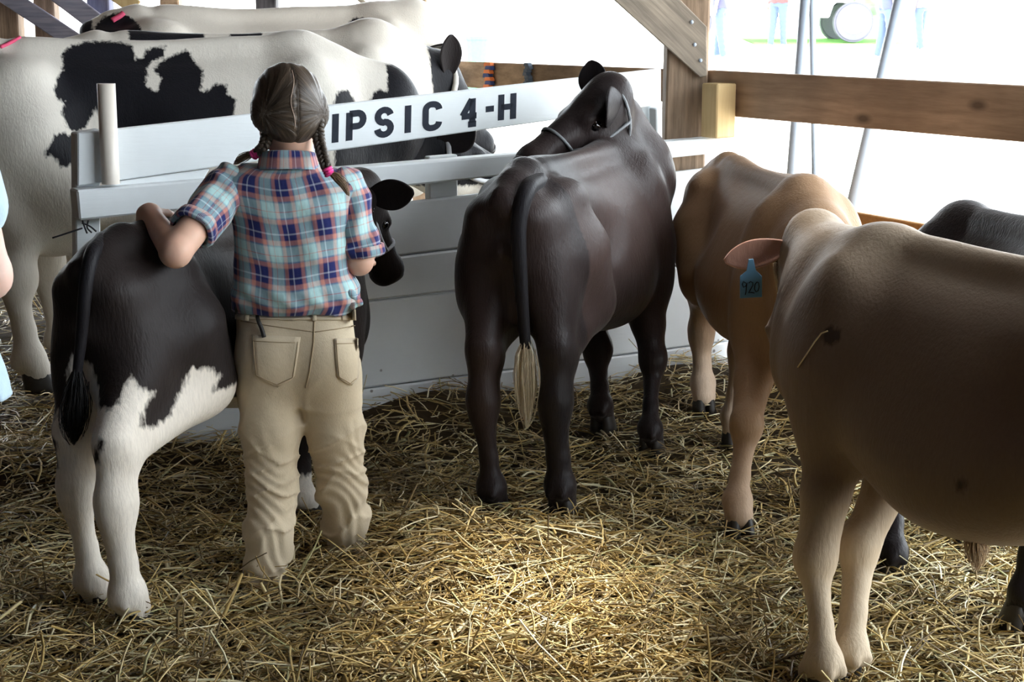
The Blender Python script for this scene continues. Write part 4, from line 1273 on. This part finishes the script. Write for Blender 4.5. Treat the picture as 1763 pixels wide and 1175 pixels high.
def psm(pts):
    P_ = []
    for (a, b) in zip(pts[:-1], pts[1:]):
        for i in range(6): P_.append(on_tr(a[0] + (b[0] - a[0]) * i / 6, a[1] + (b[1] - a[1]) * i / 6, .0048))
    V_, F_ = tube_np(np.array([tuple(p) for p in P_]), .0012, 5)
    link('seam', poly_mesh('seam', V_, F_), M_STITCH, trousers, smooth=True)
psm([(437, 580), (439, 615), (443, 646), (477, 661), (504, 649), (510, 615), (514, 584)]); psm([(436, 588), (476, 590), (515, 591)])
psm([(578, 587), (580, 615), (583, 648), (601, 659), (613, 650)]); psm([(577, 593), (614, 592)])
# belt showing at both sides
patch_on('belt', ([(405, 528), (405, 541)], [(424, 530), (424, 544)]), .009, M_LEATHER, groot, .004, 5, 3).location = -groot.location
patch_on('belt', ([(594, 523), (594, 535)], [(611, 521), (611, 533)]), .009, plain('braided_belt', (.25, .2, .2), .6, .3, .8, 300), groot, .004, 5, 3).location = -groot.location
# boots
for c in ((459, 1050, 3.88), (603, 1000, 4.09)):
    p = at(*c); p.z = .03
    q = SDF((p.x - .12, p.y - .14, -.01), (p.x + .12, p.y + .24, .16), .005)
    q.cone(p + Vector((0, -.025, .01)), p + Vector((.02, .13, -.002)), .038, .034, .02); q.cone(p + Vector((0, -.01, .03)), p + Vector((0, -.0, .08)), .034, .032, .02)
    q.plane((0, 0, .0), (0, 0, -1))
    me, V = q.mesh('boot'); glink('boot', me, M_BOOT)
# hair
hs_ = SDF((Hc.x - .16, Hc.y - .16, Hc.z - .17), (Hc.x + .16, Hc.y + .16, Hc.z + .14), .0035)
hs_.ell(HT(0, -.014, .014), (.088, .104, .094), .01, Rh)
hs_.ell(HT(0, -.045, -.045), (.068, .052, .055), .04, Rh)
for q_ in (1, -1):
    hs_.ell(HT(q_ * .074, -.030, -.022), (.022, .034, .036), .03, Rh)
# hair line around the face, neck hollow, parting
hs_.ell(HT(0, .115, -.075), (.11, .118, .098), .012, Rh, cut=True)
def hridge(X, Y, Z):
    r = (X - Hc.x) * hr.x + (Y - Hc.y) * hr.y + (Z - Hc.z) * hr.z; u = (X - Hc.x) * hu.x + (Y - Hc.y) * hu.y + (Z - Hc.z) * hu.z
    a = np.arctan2(u + .03, np.abs(r) - .078)
    return .0011 * np.sin(a * 21 + np.sign(r) * 2 + 2 * np.sin(a * 7)) - .003 * np.exp(-(r / .010)**2) * 0 + .0025 * np.exp(-(r / .005)**2)
hs_.disp(hridge)
me, V = hs_.mesh('hair')
r_ = (V - np.array(Hc)) @ np.array(hr); u_ = (V - np.array(Hc)) @ np.array(hu); f_ = (V - np.array(Hc)) @ np.array(hf)
ang = np.arctan2(u_ + .03, np.abs(r_) - .078); fattr(me, 'hu', ang * 9 + np.sign(r_ - .004) * 7); fattr(me, 'hv', np.hypot(u_ + .03, np.abs(r_) - .078) * 9)
hair = glink('hair', me, M_HAIR)
M_SCALP = plain('scalp', (.30, .22, .17), .6, .2, .1)
hbvh = BVHTree.FromPolygons([tuple(v) for v in V], [tuple(p.vertices) for p in me.polygons])
pts = []
for i in range(26):
    y_ = 121 + i * 4.0
    h_ = hbvh.ray_cast(Vector((0, 0, CAM_H)), ray(502 + 3 * math.sin(i * .35) + i * .12, y_).normalized())
    if h_[0] is not None: pts.append(h_[0] + h_[1] * .0004)
tube('parting', pts, .0016, M_SCALP, hair, 6)
def braid(path, r, turns, mat):
    P_ = spline(path, 60); T_ = np.gradient(P_, axis=0); T_ /= np.linalg.norm(T_, axis=1)[:, None]
    a = np.cross(T_, np.array([0, 1.0, 0])); a /= np.linalg.norm(a, axis=1)[:, None]; b = np.cross(T_, a)
    t = np.linspace(0, turns * 2 * np.pi, 60); sc = np.linspace(1.0, .78, 60)[:, None] * r
    parts = []
    for k in range(3):
        ph = t + k * 2 * np.pi / 3
        parts.append(tube_np(P_ + sc * (np.sin(ph)[:, None] * a * .85 + np.sin(2 * ph)[:, None] * b * .5), sc[:, 0] * .66, 8))
    V_, F_ = merge(parts); me = poly_mesh('braid', V_, F_)
    n_ = len(V_); fattr(me, 'hu', np.tile(np.arange(8), n_ // 8 + 1)[:n_] * .9); fattr(me, 'hv', np.arange(n_) * .002)
    return link('braid', me, mat, hair, smooth=True)
braid([at(546, 186, 3.965), at(547, 215, 3.955), at(549, 240, 3.95), at(555, 266, 3.92), at(562, 288, 3.90)], .0125, 4.5, M_HAIR)
braid([at(463, 184, 3.955), at(465, 208, 3.95), at(460, 232, 3.95), at(454, 252, 3.95), at(444, 262, 3.97)], .0125, 4.0, M_HAIR)
for (c, n_) in (((565, 295, 3.895), (.45, 0, -1)), ((441, 264, 3.975), (-.8, .3, -.5))):
    c = at(*c); bm = bmesh.new(); n_ = Vector(n_).normalized(); a = n_.orthogonal().normalized(); b = n_.cross(a)
    for z_ in (-.006, .001, .008):
        V_, F_ = tube_np(np.array([tuple(c + n_ * z_ + (a * math.cos(i * math.pi / 8) + b * math.sin(i * math.pi / 8)) * .010) for i in range(17)]), .0042, 6)
        vs = [bm.verts.new(v) for v in V_]
        for fc in F_:
            u2 = list(dict.fromkeys(fc))
            try: bm.faces.new([vs[i] for i in u2])
            except ValueError: pass
    link('hair_tie', bm_mesh('hair_tie', bm), M_PINK, hair, smooth=True)
def tuft(pts, n, spread, seed, mat, r=.0012, parent=None, nm='braid_end'):
    return strands(nm, pts, None, 0, r, mat, parent, n, spread, seed=seed)
tuft([at(566, 298, 3.892), at(580, 305, 3.885), at(592, 318, 3.885), at(601, 338, 3.89)], 160, .0045, 5, M_HAIRTIP, parent=hair)
tuft([at(440, 264, 3.975), at(425, 268, 3.985), at(412, 275, 4.0), at(402, 283, 4.02)], 120, .004, 6, M_HAIRTIP, parent=hair)
# black strap running from the belt into the back pocket
P_ = [on_tr(x, y, o) for x, y, o in ((418, 536, .014), (428, 532, .014), (440, 538, .012), (447, 552, .010), (452, 566, .009), (456, 582, .007))]
strap_o = tube('leather_strap', P_, .0055, M_LEATHER, None, 8, 24, label='thin black leather strap hanging from the belt into the left back pocket', cat='strap')

# ================================================================== ear tag, ropes, hair tufts of the brown heifer
MT = plain('blue_tag_plastic', (0.14, 0.32, 0.50), .4, .4, .1)
tg = thing('ear_tag', (0, 0, 0)); tg.parent = hj['root']; tg['label'] = 'blue plastic tag marked 920'
def jl(px, py, Y): return hj['loc'](at(px, py, Y))
TY = 3.66
op = [(1274, 476), (1286, 467), (1289, 447), (1297, 446), (1301, 466), (1312, 476), (1312, 512), (1274, 514)]
nrm = hj['R'] @ Vector((0, -1, 0))
link('tag_plate', prism([jl(x, y, TY) for x, y in op], nrm, .003, .0008), MT, tg)
def digit(paths):
    bm = bmesh.new()
    for path in paths:
        V_, F_ = tube_np(np.array([tuple(jl(x, y, TY - .001)) for x, y in path]), .0012, 5)
        vs = [bm.verts.new(v) for v in V_]
        for fc in F_:
            try: bm.faces.new([vs[i] for i in dict.fromkeys(fc)])
            except ValueError: pass
    link('digit', bm_mesh('digit', bm), M_LETTER, tg)
digit([[(1284, 488), (1280, 485), (1278, 490), (1280, 495), (1284, 493), (1286, 487), (1285, 495), (1284, 504), (1283, 508)]])
digit([[(1289, 488), (1292, 485), (1296, 487), (1296, 492), (1292, 499), (1289, 505), (1293, 504), (1299, 505)]])
digit([[(1303, 486), (1300, 490), (1299, 498), (1302, 503), (1305, 501), (1307, 494), (1306, 487), (1303, 486)]])
halter(hj, plain('tan_rope', (0.30, 0.22, 0.13), .7, .2, .7, 260), .007)

def cam_hit(C, px, py):
    if 'bvh' not in C: C['bvh'] = BVHTree.FromPolygons([C['inv'](v) for v in C['V']], [tuple(p.vertices) for p in C['body'].data.polygons])
    h = C['bvh'].ray_cast(Vector((0, 0, CAM_H)), ray(px, py).normalized())
    return h[0], h[1]
# two dark marks on the brown heifer's coat
pv = np.full(len(hj['V']), -1.0)
for (x, y, r) in ((1431, 578, .020), (1655, 836, .022)):
    p, n = cam_hit(hj, x, y)
    if p is not None: pv = np.maximum(pv, r - .002 - np.linalg.norm(hj['V'] - np.array(tuple(hj['loc'](p))), axis=1) + .006 * vnoise(hj['V'][:, 0] * 90, hj['V'][:, 1] * 90, hj['V'][:, 2] * 90, 3))
hj['body'].data.attributes['patch'].data.foreach_set('value', pv.astype(np.float32))
# a stalk of straw caught on its shoulder
P_ = []
for x, y in ((1376, 633), (1390, 612), (1404, 590), (1416, 575), (1427, 571)):
    p, n = cam_hit(hj, x, y)
    if p is not None: P_.append(p + n * .004)
tube('straw_stalk', P_, .0017, plain('straw_pale', (.60, .47, .25), .5, .3), None, 5, label='single straw stalk stuck on the shoulder of the tagged brown heifer', cat='straw')
# navel hair
p, n = cam_hit(hj, 1650, 925)
if p is not None:
    q = hj['loc'](p); strands('belly_tuft', [q + Vector((0, -.05, .02)), q + Vector((.005, -.055, -.02)), q + Vector((.0, -.06, -.05)), q + Vector((.005, -.06, -.085))], None, 0, .0011, plain('belly_hair', (.50, .36, .22), .6, .2), hj['root'], 160, .011, seed=8)
# poll tuft
T = hj['T']
strands('poll_tuft', [T(.06, -.03, -.03), T(.02, -.01, .03), T(-.02, .01, .06), T(-.05, .03, .075)], None, 0, .0010, plain('poll_hair', (.10, .065, .045), .6, .2), hj['root'], 300, .010, seed=9)
# paint stick marks on two cows
MP = plain('pink_marker', (.75, .10, .20), .6, .2)
for C, pts in ((h1, [(0, 82), (12, 77), (24, 71), (35, 65), (45, 61)]), (h3, [(193, 36), (200, 32), (207, 28), (213, 23)])):
    P_ = []
    for x, y in pts:
        p, n = cam_hit(C, x, y)
        if p is not None: P_.append(C['loc'](p + n * .001))
    if len(P_) > 1: tube('paint_mark', P_, .008 if C is h1 else .016, MP, C['root'], 6, 12)
# loose wire ends beneath the rail
w = thing('fence_wire', (0, 0, 0), label='black wire ends sticking out below the left end of the partition rail', cat='wire')
for pts in ([(90, 410), (115, 402), (142, 393)], [(142, 380), (146, 392), (150, 402)], [(141, 384), (155, 390), (166, 399)], [(152, 380), (150, 392), (158, 401)]):
    tube('wire_end', [onp(x, y, .03 + .01 * i) for i, (x, y) in enumerate(pts)], .0028, M_BLACKROPE, w, 6, 8)

# ================================================================== straw bedding: countless stalks, one object
def straw(name, n, xr, yr, wpow, lmin, lmax, seed, zoff=0.0, dens=None):
    g = np.random.default_rng(seed)
    u = g.uniform(0, 1, n)
    y = 1 / ((1 - u) / yr[0]**wpow + u / yr[1]**wpow)**(1 / wpow)
    x = g.uniform(-1, 1, n) * (.36 * y + .35)
    m = (x > xr[0]) & (x < xr[1]); x, y = x[m], y[m]; n = len(x)
    L = lmin + (lmax - lmin) * g.beta(1.3, 3.0, n)
    a = g.uniform(0, 2 * np.pi, n); tilt = g.normal(0, .20, n)
    st = g.uniform(0, 1, n) < .05
    tilt = np.where(st, g.uniform(.3, .9, n), tilt)
    dx, dy, dz = np.cos(a) * np.cos(tilt), np.sin(a) * np.cos(tilt), np.sin(tilt)
    base = hfun(x, y) + g.gamma(1.5, .0095, n) + zoff - .006 + np.where(st, np.abs(dz) * L * .4, 0)
    d = np.stack([dx, dy, dz], 1); c = np.stack([x, y, base], 1)
    side = np.stack([-np.sin(a), np.cos(a), np.zeros(n)], 1)
    up = np.cross(d, side)
    bend = g.normal(0, .07, n) * L; bz = -np.abs(g.normal(0, .05, n)) * L
    r = g.uniform(.0010, .0026, n) * np.where(g.uniform(0, 1, n) < .13, g.uniform(1.3, 2.0, n), 1.0)
    ts = np.array([-.5, -.17, .17, .5])
    V = np.zeros((n, 4, 3, 3), np.float32)
    for i, t in enumerate(ts):
        k = (1 - 4 * t * t)
        p = c + d * (L * t)[:, None] + side * (bend * k)[:, None] - np.array([0, 0, 1.0]) * (bz * k)[:, None]
        # keep the stalk on the heap
        p[:, 2] = np.where(st, p[:, 2], np.maximum(p[:, 2], hfun(p[:, 0], p[:, 1]) + .002))
        for j in range(3):
            an = j * 2.0944
            V[:, i, j] = p + side * (np.cos(an) * r * 1.35)[:, None] + up * (np.sin(an) * r * .8)[:, None]
    idx = np.arange(n)[:, None] * 12
    F = []
    for i in range(3):
        for j in range(3):
            k = (j + 1) % 3
            F.append(idx + np.array([i*3 + j, i*3 + k, (i+1)*3 + k, (i+1)*3 + j]))
    F = np.concatenate(F)
    me = bpy.data.meshes.new(name)
    Vf = V.reshape(-1, 3)
    me.vertices.add(len(Vf)); me.vertices.foreach_set('co', Vf.ravel())
    m_ = len(F); me.loops.add(m_ * 4); me.loops.foreach_set('vertex_index', F.astype(np.int32).ravel())
    me.polygons.add(m_); me.polygons.foreach_set('loop_start', np.arange(0, m_*4, 4, dtype=np.int32)); me.polygons.foreach_set('loop_total', np.full(m_, 4, np.int32))
    me.update(calc_edges=True)
    fattr(me, 'tint', np.repeat(g.uniform(0, 1, n), 12))
    return me
ts_ = NT('golden_straw', .42, .45)
cs = ts_.ramp(ts_.attr('tint'), [(0, (.10, .066, .026)), (.22, (.26, .17, .055)), (.45, (.52, .36, .12)), (.68, (.72, .55, .24)), (.86, (.86, .77, .52)), (1, (.38, .36, .15))])
ts_.color(cs)
M_STRAW = ts_.m
straw_n = 66000
me = straw('straw_bedding', straw_n, (-3.2, 2.4), (2.2, 8.5), 1.6, .05, .26, 21)
link('straw_bedding', me, M_STRAW, label='loose golden straw bedding strewn over the whole pen floor', cat='straw', kind='stuff')

# ================================================================== the person cut off by the left edge
def person(name, label, pos, rz, H, top, legs, skin=M_SKIN, hairc=M_HAIRTIP, arms=((.24, .02, .62), (-.24, .02, .62)), res=.012, short=True, stride=.0, flare=0.0):
    """standing figure, origin between the feet, facing local +y"""
    r = thing(name, pos, rz, label=label, cat='person')
    s = SDF((-.45 * H / 1.7, -.35 * H / 1.7, -.01), (.45 * H / 1.7, .35 * H / 1.7, H + .05), res)
    k = H / 1.7
    P = lambda x, y, z: (x * k, y * k, z * k)
    s.ell(P(0, .01, 1.58), P(.075, .095, .115), .02); s.ell(P(0, .04, 1.53), P(.06, .07, .085), .03)
    s.cone(P(0, .10, 1.565), P(0, .125, 1.53), .012 * k, .016 * k, .015)
    for q in (1, -1):
        s.ell(P(q * .08, 0, 1.56), P(.012, .022, .032), .01)
        s.ell(P(q * .033, .105, 1.585), P(.016, .01, .01), .01, cut=True)
    s.cone(P(0, -.01, 1.50), P(0, -.02, 1.38), .055 * k, .06 * k, .03)
    s.loft_z([.86 * k, 1.0 * k, 1.15 * k, 1.30 * k, 1.40 * k], [0] * 5, [0] * 5, [.15 * k, .13 * k, .15 * k, .17 * k, .09 * k], [.10 * k, .09 * k, .10 * k, .10 * k, .06 * k], k=.03)
    for q, a in zip((1, -1), arms):
        sh_, el = P(q * .19, 0, 1.36), P(q * .25, -.02, 1.08)
        w = P(*[a[0], a[1], a[2] + .24])
        s.cone(sh_, el, .05 * k, .04 * k, .02); s.cone(el, w, .038 * k, .027 * k, .02)
        d = (Vector(w) - Vector(el)).normalized(); sd = d.orthogonal().normalized()
        pm_ = Vector(w) + d * .05 * k; s.cone(w, pm_, .03 * k, .034 * k, .02)
        for i in range(4):
            o = sd * (i - 1.5) * .019 * k
            s.chain([pm_ + o + d * .02, pm_ + o * 1.1 + d * (.06 + .01 * (1.5 - abs(i - 1.5))) * k, pm_ + o + d * .085 * k + Vector((-q * .012, .01, 0))], [.012 * k, .010 * k, .009 * k], .003)
        s.chain([Vector(w) + d * .02 + sd * .025 * k, pm_ + sd * .048 * k + d * .02], [.016 * k, .011 * k], .006)
    for q in (1, -1):
        s.cone(P(q * .085, 0, .88), P(q * .09, q * stride * .4, .48), .08 * k, .052 * k, .03); s.cone(P(q * .09, q * stride * .4, .48), P(q * .10, q * stride - .02, .08), .052 * k, .034 * k, .02)
        s.cone(P(q * .10, q * stride - .03, .04), P(q * .11, q * stride + .12, .03), .036 * k, .03 * k, .02)
    me, V = s.mesh('body'); link('body', me, skin, r, smooth=True)
    t = SDF((-.45 * k, -.3 * k, .7 * k), (.45 * k, .3 * k, 1.5 * k), res)
    t.loft_z([.86 * k, .95 * k, 1.08 * k, 1.2 * k, 1.32 * k, 1.40 * k, 1.44 * k], [0] * 7, [0] * 7, [.20 * k + flare, .185 * k + flare * .8, .175 * k, .185 * k, .195 * k, .15 * k, .08 * k], [.14 * k, .13 * k, .12 * k, .125 * k, .12 * k, .09 * k, .07 * k], k=.03,
             warp=lambda X, Y, Z: .006 * np.sin(X * 40 + Z * 22) * np.clip((1.1 * k - Z) * 5, 0.1, 1))
    for q in (1, -1): t.cone(P(q * .185, 0, 1.365), P(q * .225, -.01, 1.20), .066 * k, .064 * k, .03)
    me, V = t.mesh('shirt'); link('shirt', me, top, r, smooth=True)
    j = SDF((-.3 * k, -.3 * k, .03), (.3 * k, .35 * k, 1.0 * k), res)
    j.loft_z([.80 * k, .88 * k, .96 * k], [0] * 3, [0] * 3, [.165 * k, .165 * k, .155 * k], [.115 * k, .115 * k, .105 * k], k=.03)
    for q in (1, -1):
        j.cone(P(q * .087, 0, .84), P(q * .092, q * stride * .4, .46), .093 * k, .068 * k, .03); j.cone(P(q * .092, q * stride * .4, .46), P(q * .10, q * stride - .02, .09), .068 * k, .058 * k, .02)
    j.disp(lambda X, Y, Z: .004 * np.sin(Z * 60 + X * 30))
    me, V = j.mesh('jeans'); link('jeans', me, legs, r, smooth=True)
    h = SDF((-.15 * k, -.18 * k, 1.4 * k), (.15 * k, .18 * k, 1.78 * k), res * .7)
    h.ell(P(0, -.005, 1.61), P(.088, .105, .10), .01); h.ell(P(0, -.05, 1.55), P(.075, .06, .09), .03)
    h.ell(P(0, .13, 1.54), P(.085, .10, .10), .01, cut=True)
    me, V = h.mesh('hair'); link('hair', me, hairc, r, smooth=True)
    for q in (1, -1):
        b = SDF((q * .10 * k - .09, stride * q - .16, -.01), (q * .10 * k + .11, stride * q + .24, .16), res * .8)
        b.cone(P(q * .10, q * stride - .03, .045), P(q * .112, q * stride + .13, .036), .048 * k, .042 * k, .02); b.cone(P(q * .10, q * stride - .03, .05), P(q * .10, q * stride - .025, .11), .046 * k, .042 * k, .02)
        b.plane((0, 0, .0), (0, 0, -1))
        me, V = b.mesh('shoe'); link('shoe', me, M_SHOE, r, smooth=True)
    return r
M_PALEBLUE = cloth('pale_blue_cotton', (0.42, 0.55, 0.66)); M_JEANS = cloth('blue_denim', (0.13, 0.22, 0.36)); M_FADED = cloth('faded_denim', (.095, .13, .20))
M_SHOE = plain('pale_shoe', (.4, .38, .36), .6, .2)
M_FAIR = skin_mat('fair_skin', (0.60, 0.40, 0.33))
person('person', 'person in light blue shirt and jeans, cut off by the left picture edge', (-1.125, 2.62, 0), 0.0, 1.66, M_PALEBLUE, M_JEANS, M_FAIR, arms=((.17, .16, .76), (-.24, .02, .62)), flare=.06)

# ================================================================== outside, in full daylight
M_WHITECAR = plain('white_truck_paint', (0.75, 0.78, 0.74), .25, .5, .03)
M_TYRE = plain('grey_tyre', (0.15, 0.15, 0.18), .8, .2, .1)
M_HUB = plain('bright_hub', (0.70, 0.70, 0.72), .3, .5, .05)
M_GRASS = plain('green_grass', (0.20, 0.42, 0.12), .9, .1, .3, 5)
TYD = 33.0
tc = at(1456, 36, TYD)
gz = float(slope_z(TYD))
tk = thing('pickup_truck', (tc.x, TYD, gz), label='white pickup truck parked outside, seen between the steel poles', cat='truck')
R0 = .40
def pl(name, pts, y0, y1, mat, parent, bev=.03):
    return link(name, prism([(x, y0, z) for x, z in pts], (0, -1, 0), y1 - y0, bev), mat, parent)
pl('body', [(-4.2, .55), (-.50, .48), (-.46, .75), (-.25, .93), (0, .98), (.25, .93), (.46, .75), (.50, .50), (1.0, .50), (1.05, .95), (.5, 1.15), (-4.2, 1.15)], -.85, .85, M_WHITECAR, tk)
pl('cab', [(-1.9, 1.14), (.1, 1.14), (-.35, 1.75), (-1.75, 1.78)], -.75, .75, M_WHITECAR, tk)
pl('window', [(-1.75, 1.20), (-.12, 1.20), (-.45, 1.66), (-1.65, 1.69)], -.765, -.745, plain('dark_glass', (.05, .07, .08), .08, .6), tk, 0)
pl('bumper', [(.98, .45), (1.18, .45), (1.18, .70), (.98, .70)], -.8, .8, M_HUB, tk)
for (wx, wy) in ((0, -.70), (0, .70), (-3.25, -.70), (-3.25, .70)):
    bm = bmesh.new(); bmesh.ops.create_cone(bm, cap_ends=True, segments=32, radius1=R0, radius2=R0, depth=.24)
    bmesh.ops.bevel(bm, geom=[e for e in bm.edges if e.calc_face_angle(0) > 1], offset=.04, segments=2, affect='EDGES')
    bmesh.ops.transform(bm, verts=bm.verts[:], matrix=Matrix.Translation((wx, wy, R0)) @ Matrix.Rotation(math.pi / 2, 4, 'X'))
    w_o = link('wheel', bm_mesh('wheel', bm), M_TYRE, tk, smooth=False)
    bm = bmesh.new(); bmesh.ops.create_cone(bm, cap_ends=True, segments=28, radius1=.26, radius2=.20, depth=.08)
    bmesh.ops.transform(bm, verts=bm.verts[:], matrix=Matrix.Translation((wx, wy + (-.13 if wy < 0 else .13), R0)) @ Matrix.Rotation(math.pi / 2 * (1 if wy < 0 else -1), 4, 'X'))
    link('hub', bm_mesh('hub', bm), M_HUB, w_o)
gp = [(tc.x - 2.0, 32.2), (tc.x + 1.2, 32.2), (tc.x + 1.2, 36.5), (tc.x - 2.0, 36.5)]
link('lawn', prism([(x, y, float(slope_z(y)) + .02) for x, y in gp], (0, -.03, 1), .03, 0), M_GRASS, label='strip of green grass under the white truck', cat='lawn')
def bgp(px, feet, Y, H, top, legs, label, rz):
    Y += 4
    p = at(px, feet, Y)
    return person('person', label, (p.x, Y, float(slope_z(Y))), rz, H, top, legs, M_FAIR, M_HAIRTIP, res=.02, stride=.08)
bgp(1238, 90, 24, 1.75, cloth('slate_cotton', (.09, .09, .15)), M_FADED, 'distant person in slate shirt and jeans, right of the brown post', 1.2)
bgp(1338, 90, 27, 1.7, cloth('pinkish_cotton', (.25, .07, .07)), M_FADED, 'distant person in a pink shirt, left of the steel poles', -.6)
bgp(1524, 90, 24, 1.72, cloth('striped_cotton', (.09, .10, .15)), M_FADED, 'distant person in front of the white truck, left of the slanting pole', -1.3)
bgp(1582, 90, 26, 1.6, cloth('white_cotton', (.18, .17, .2)), M_FADED, 'distant person in a white top, right of the slanting pole', .8)
# stall with a green bin far behind the sign
bp = at(821, 66, 22)
bn = thing('waste_bin', (bp.x, 22, float(slope_z(22))), label='green bin outside, above the lettered sign', cat='bin')
V_, F_ = tube_np(np.array([(0, 0, 0), (0, 0, .02), (0, 0, .5), (0, 0, .72)]), [.13, .15, .17, .19], 16); link('bin_body', poly_mesh('bin', V_, F_), plain('green_plastic', (.10, .36, .20), .5, .3), bn)
V_, F_ = tube_np(np.array([(0, 0, .72), (0, 0, .76), (0, 0, .80)]), [.20, .20, .12], 16); link('lid', poly_mesh('lid', V_, F_), bpy.data.materials['green_plastic'], bn)
sp = at(793, 40, 23)
sb = thing('notice_board', (sp.x, 23, float(slope_z(23))), label='small pale blue notice board outside, beyond the far rail', cat='sign')
link('panel', prism([(-.22, 0, .75), (.22, 0, .75), (.22, 0, 1.15), (-.22, 0, 1.15)], (0, -1, 0), .03, .005), plain('pale_blue_board', (.35, .50, .62)), sb)
for q in (-.15, .15): link('post', beam((q, .03, 0), (q, .03, .8), .04, .04), M_STEEL, sb)
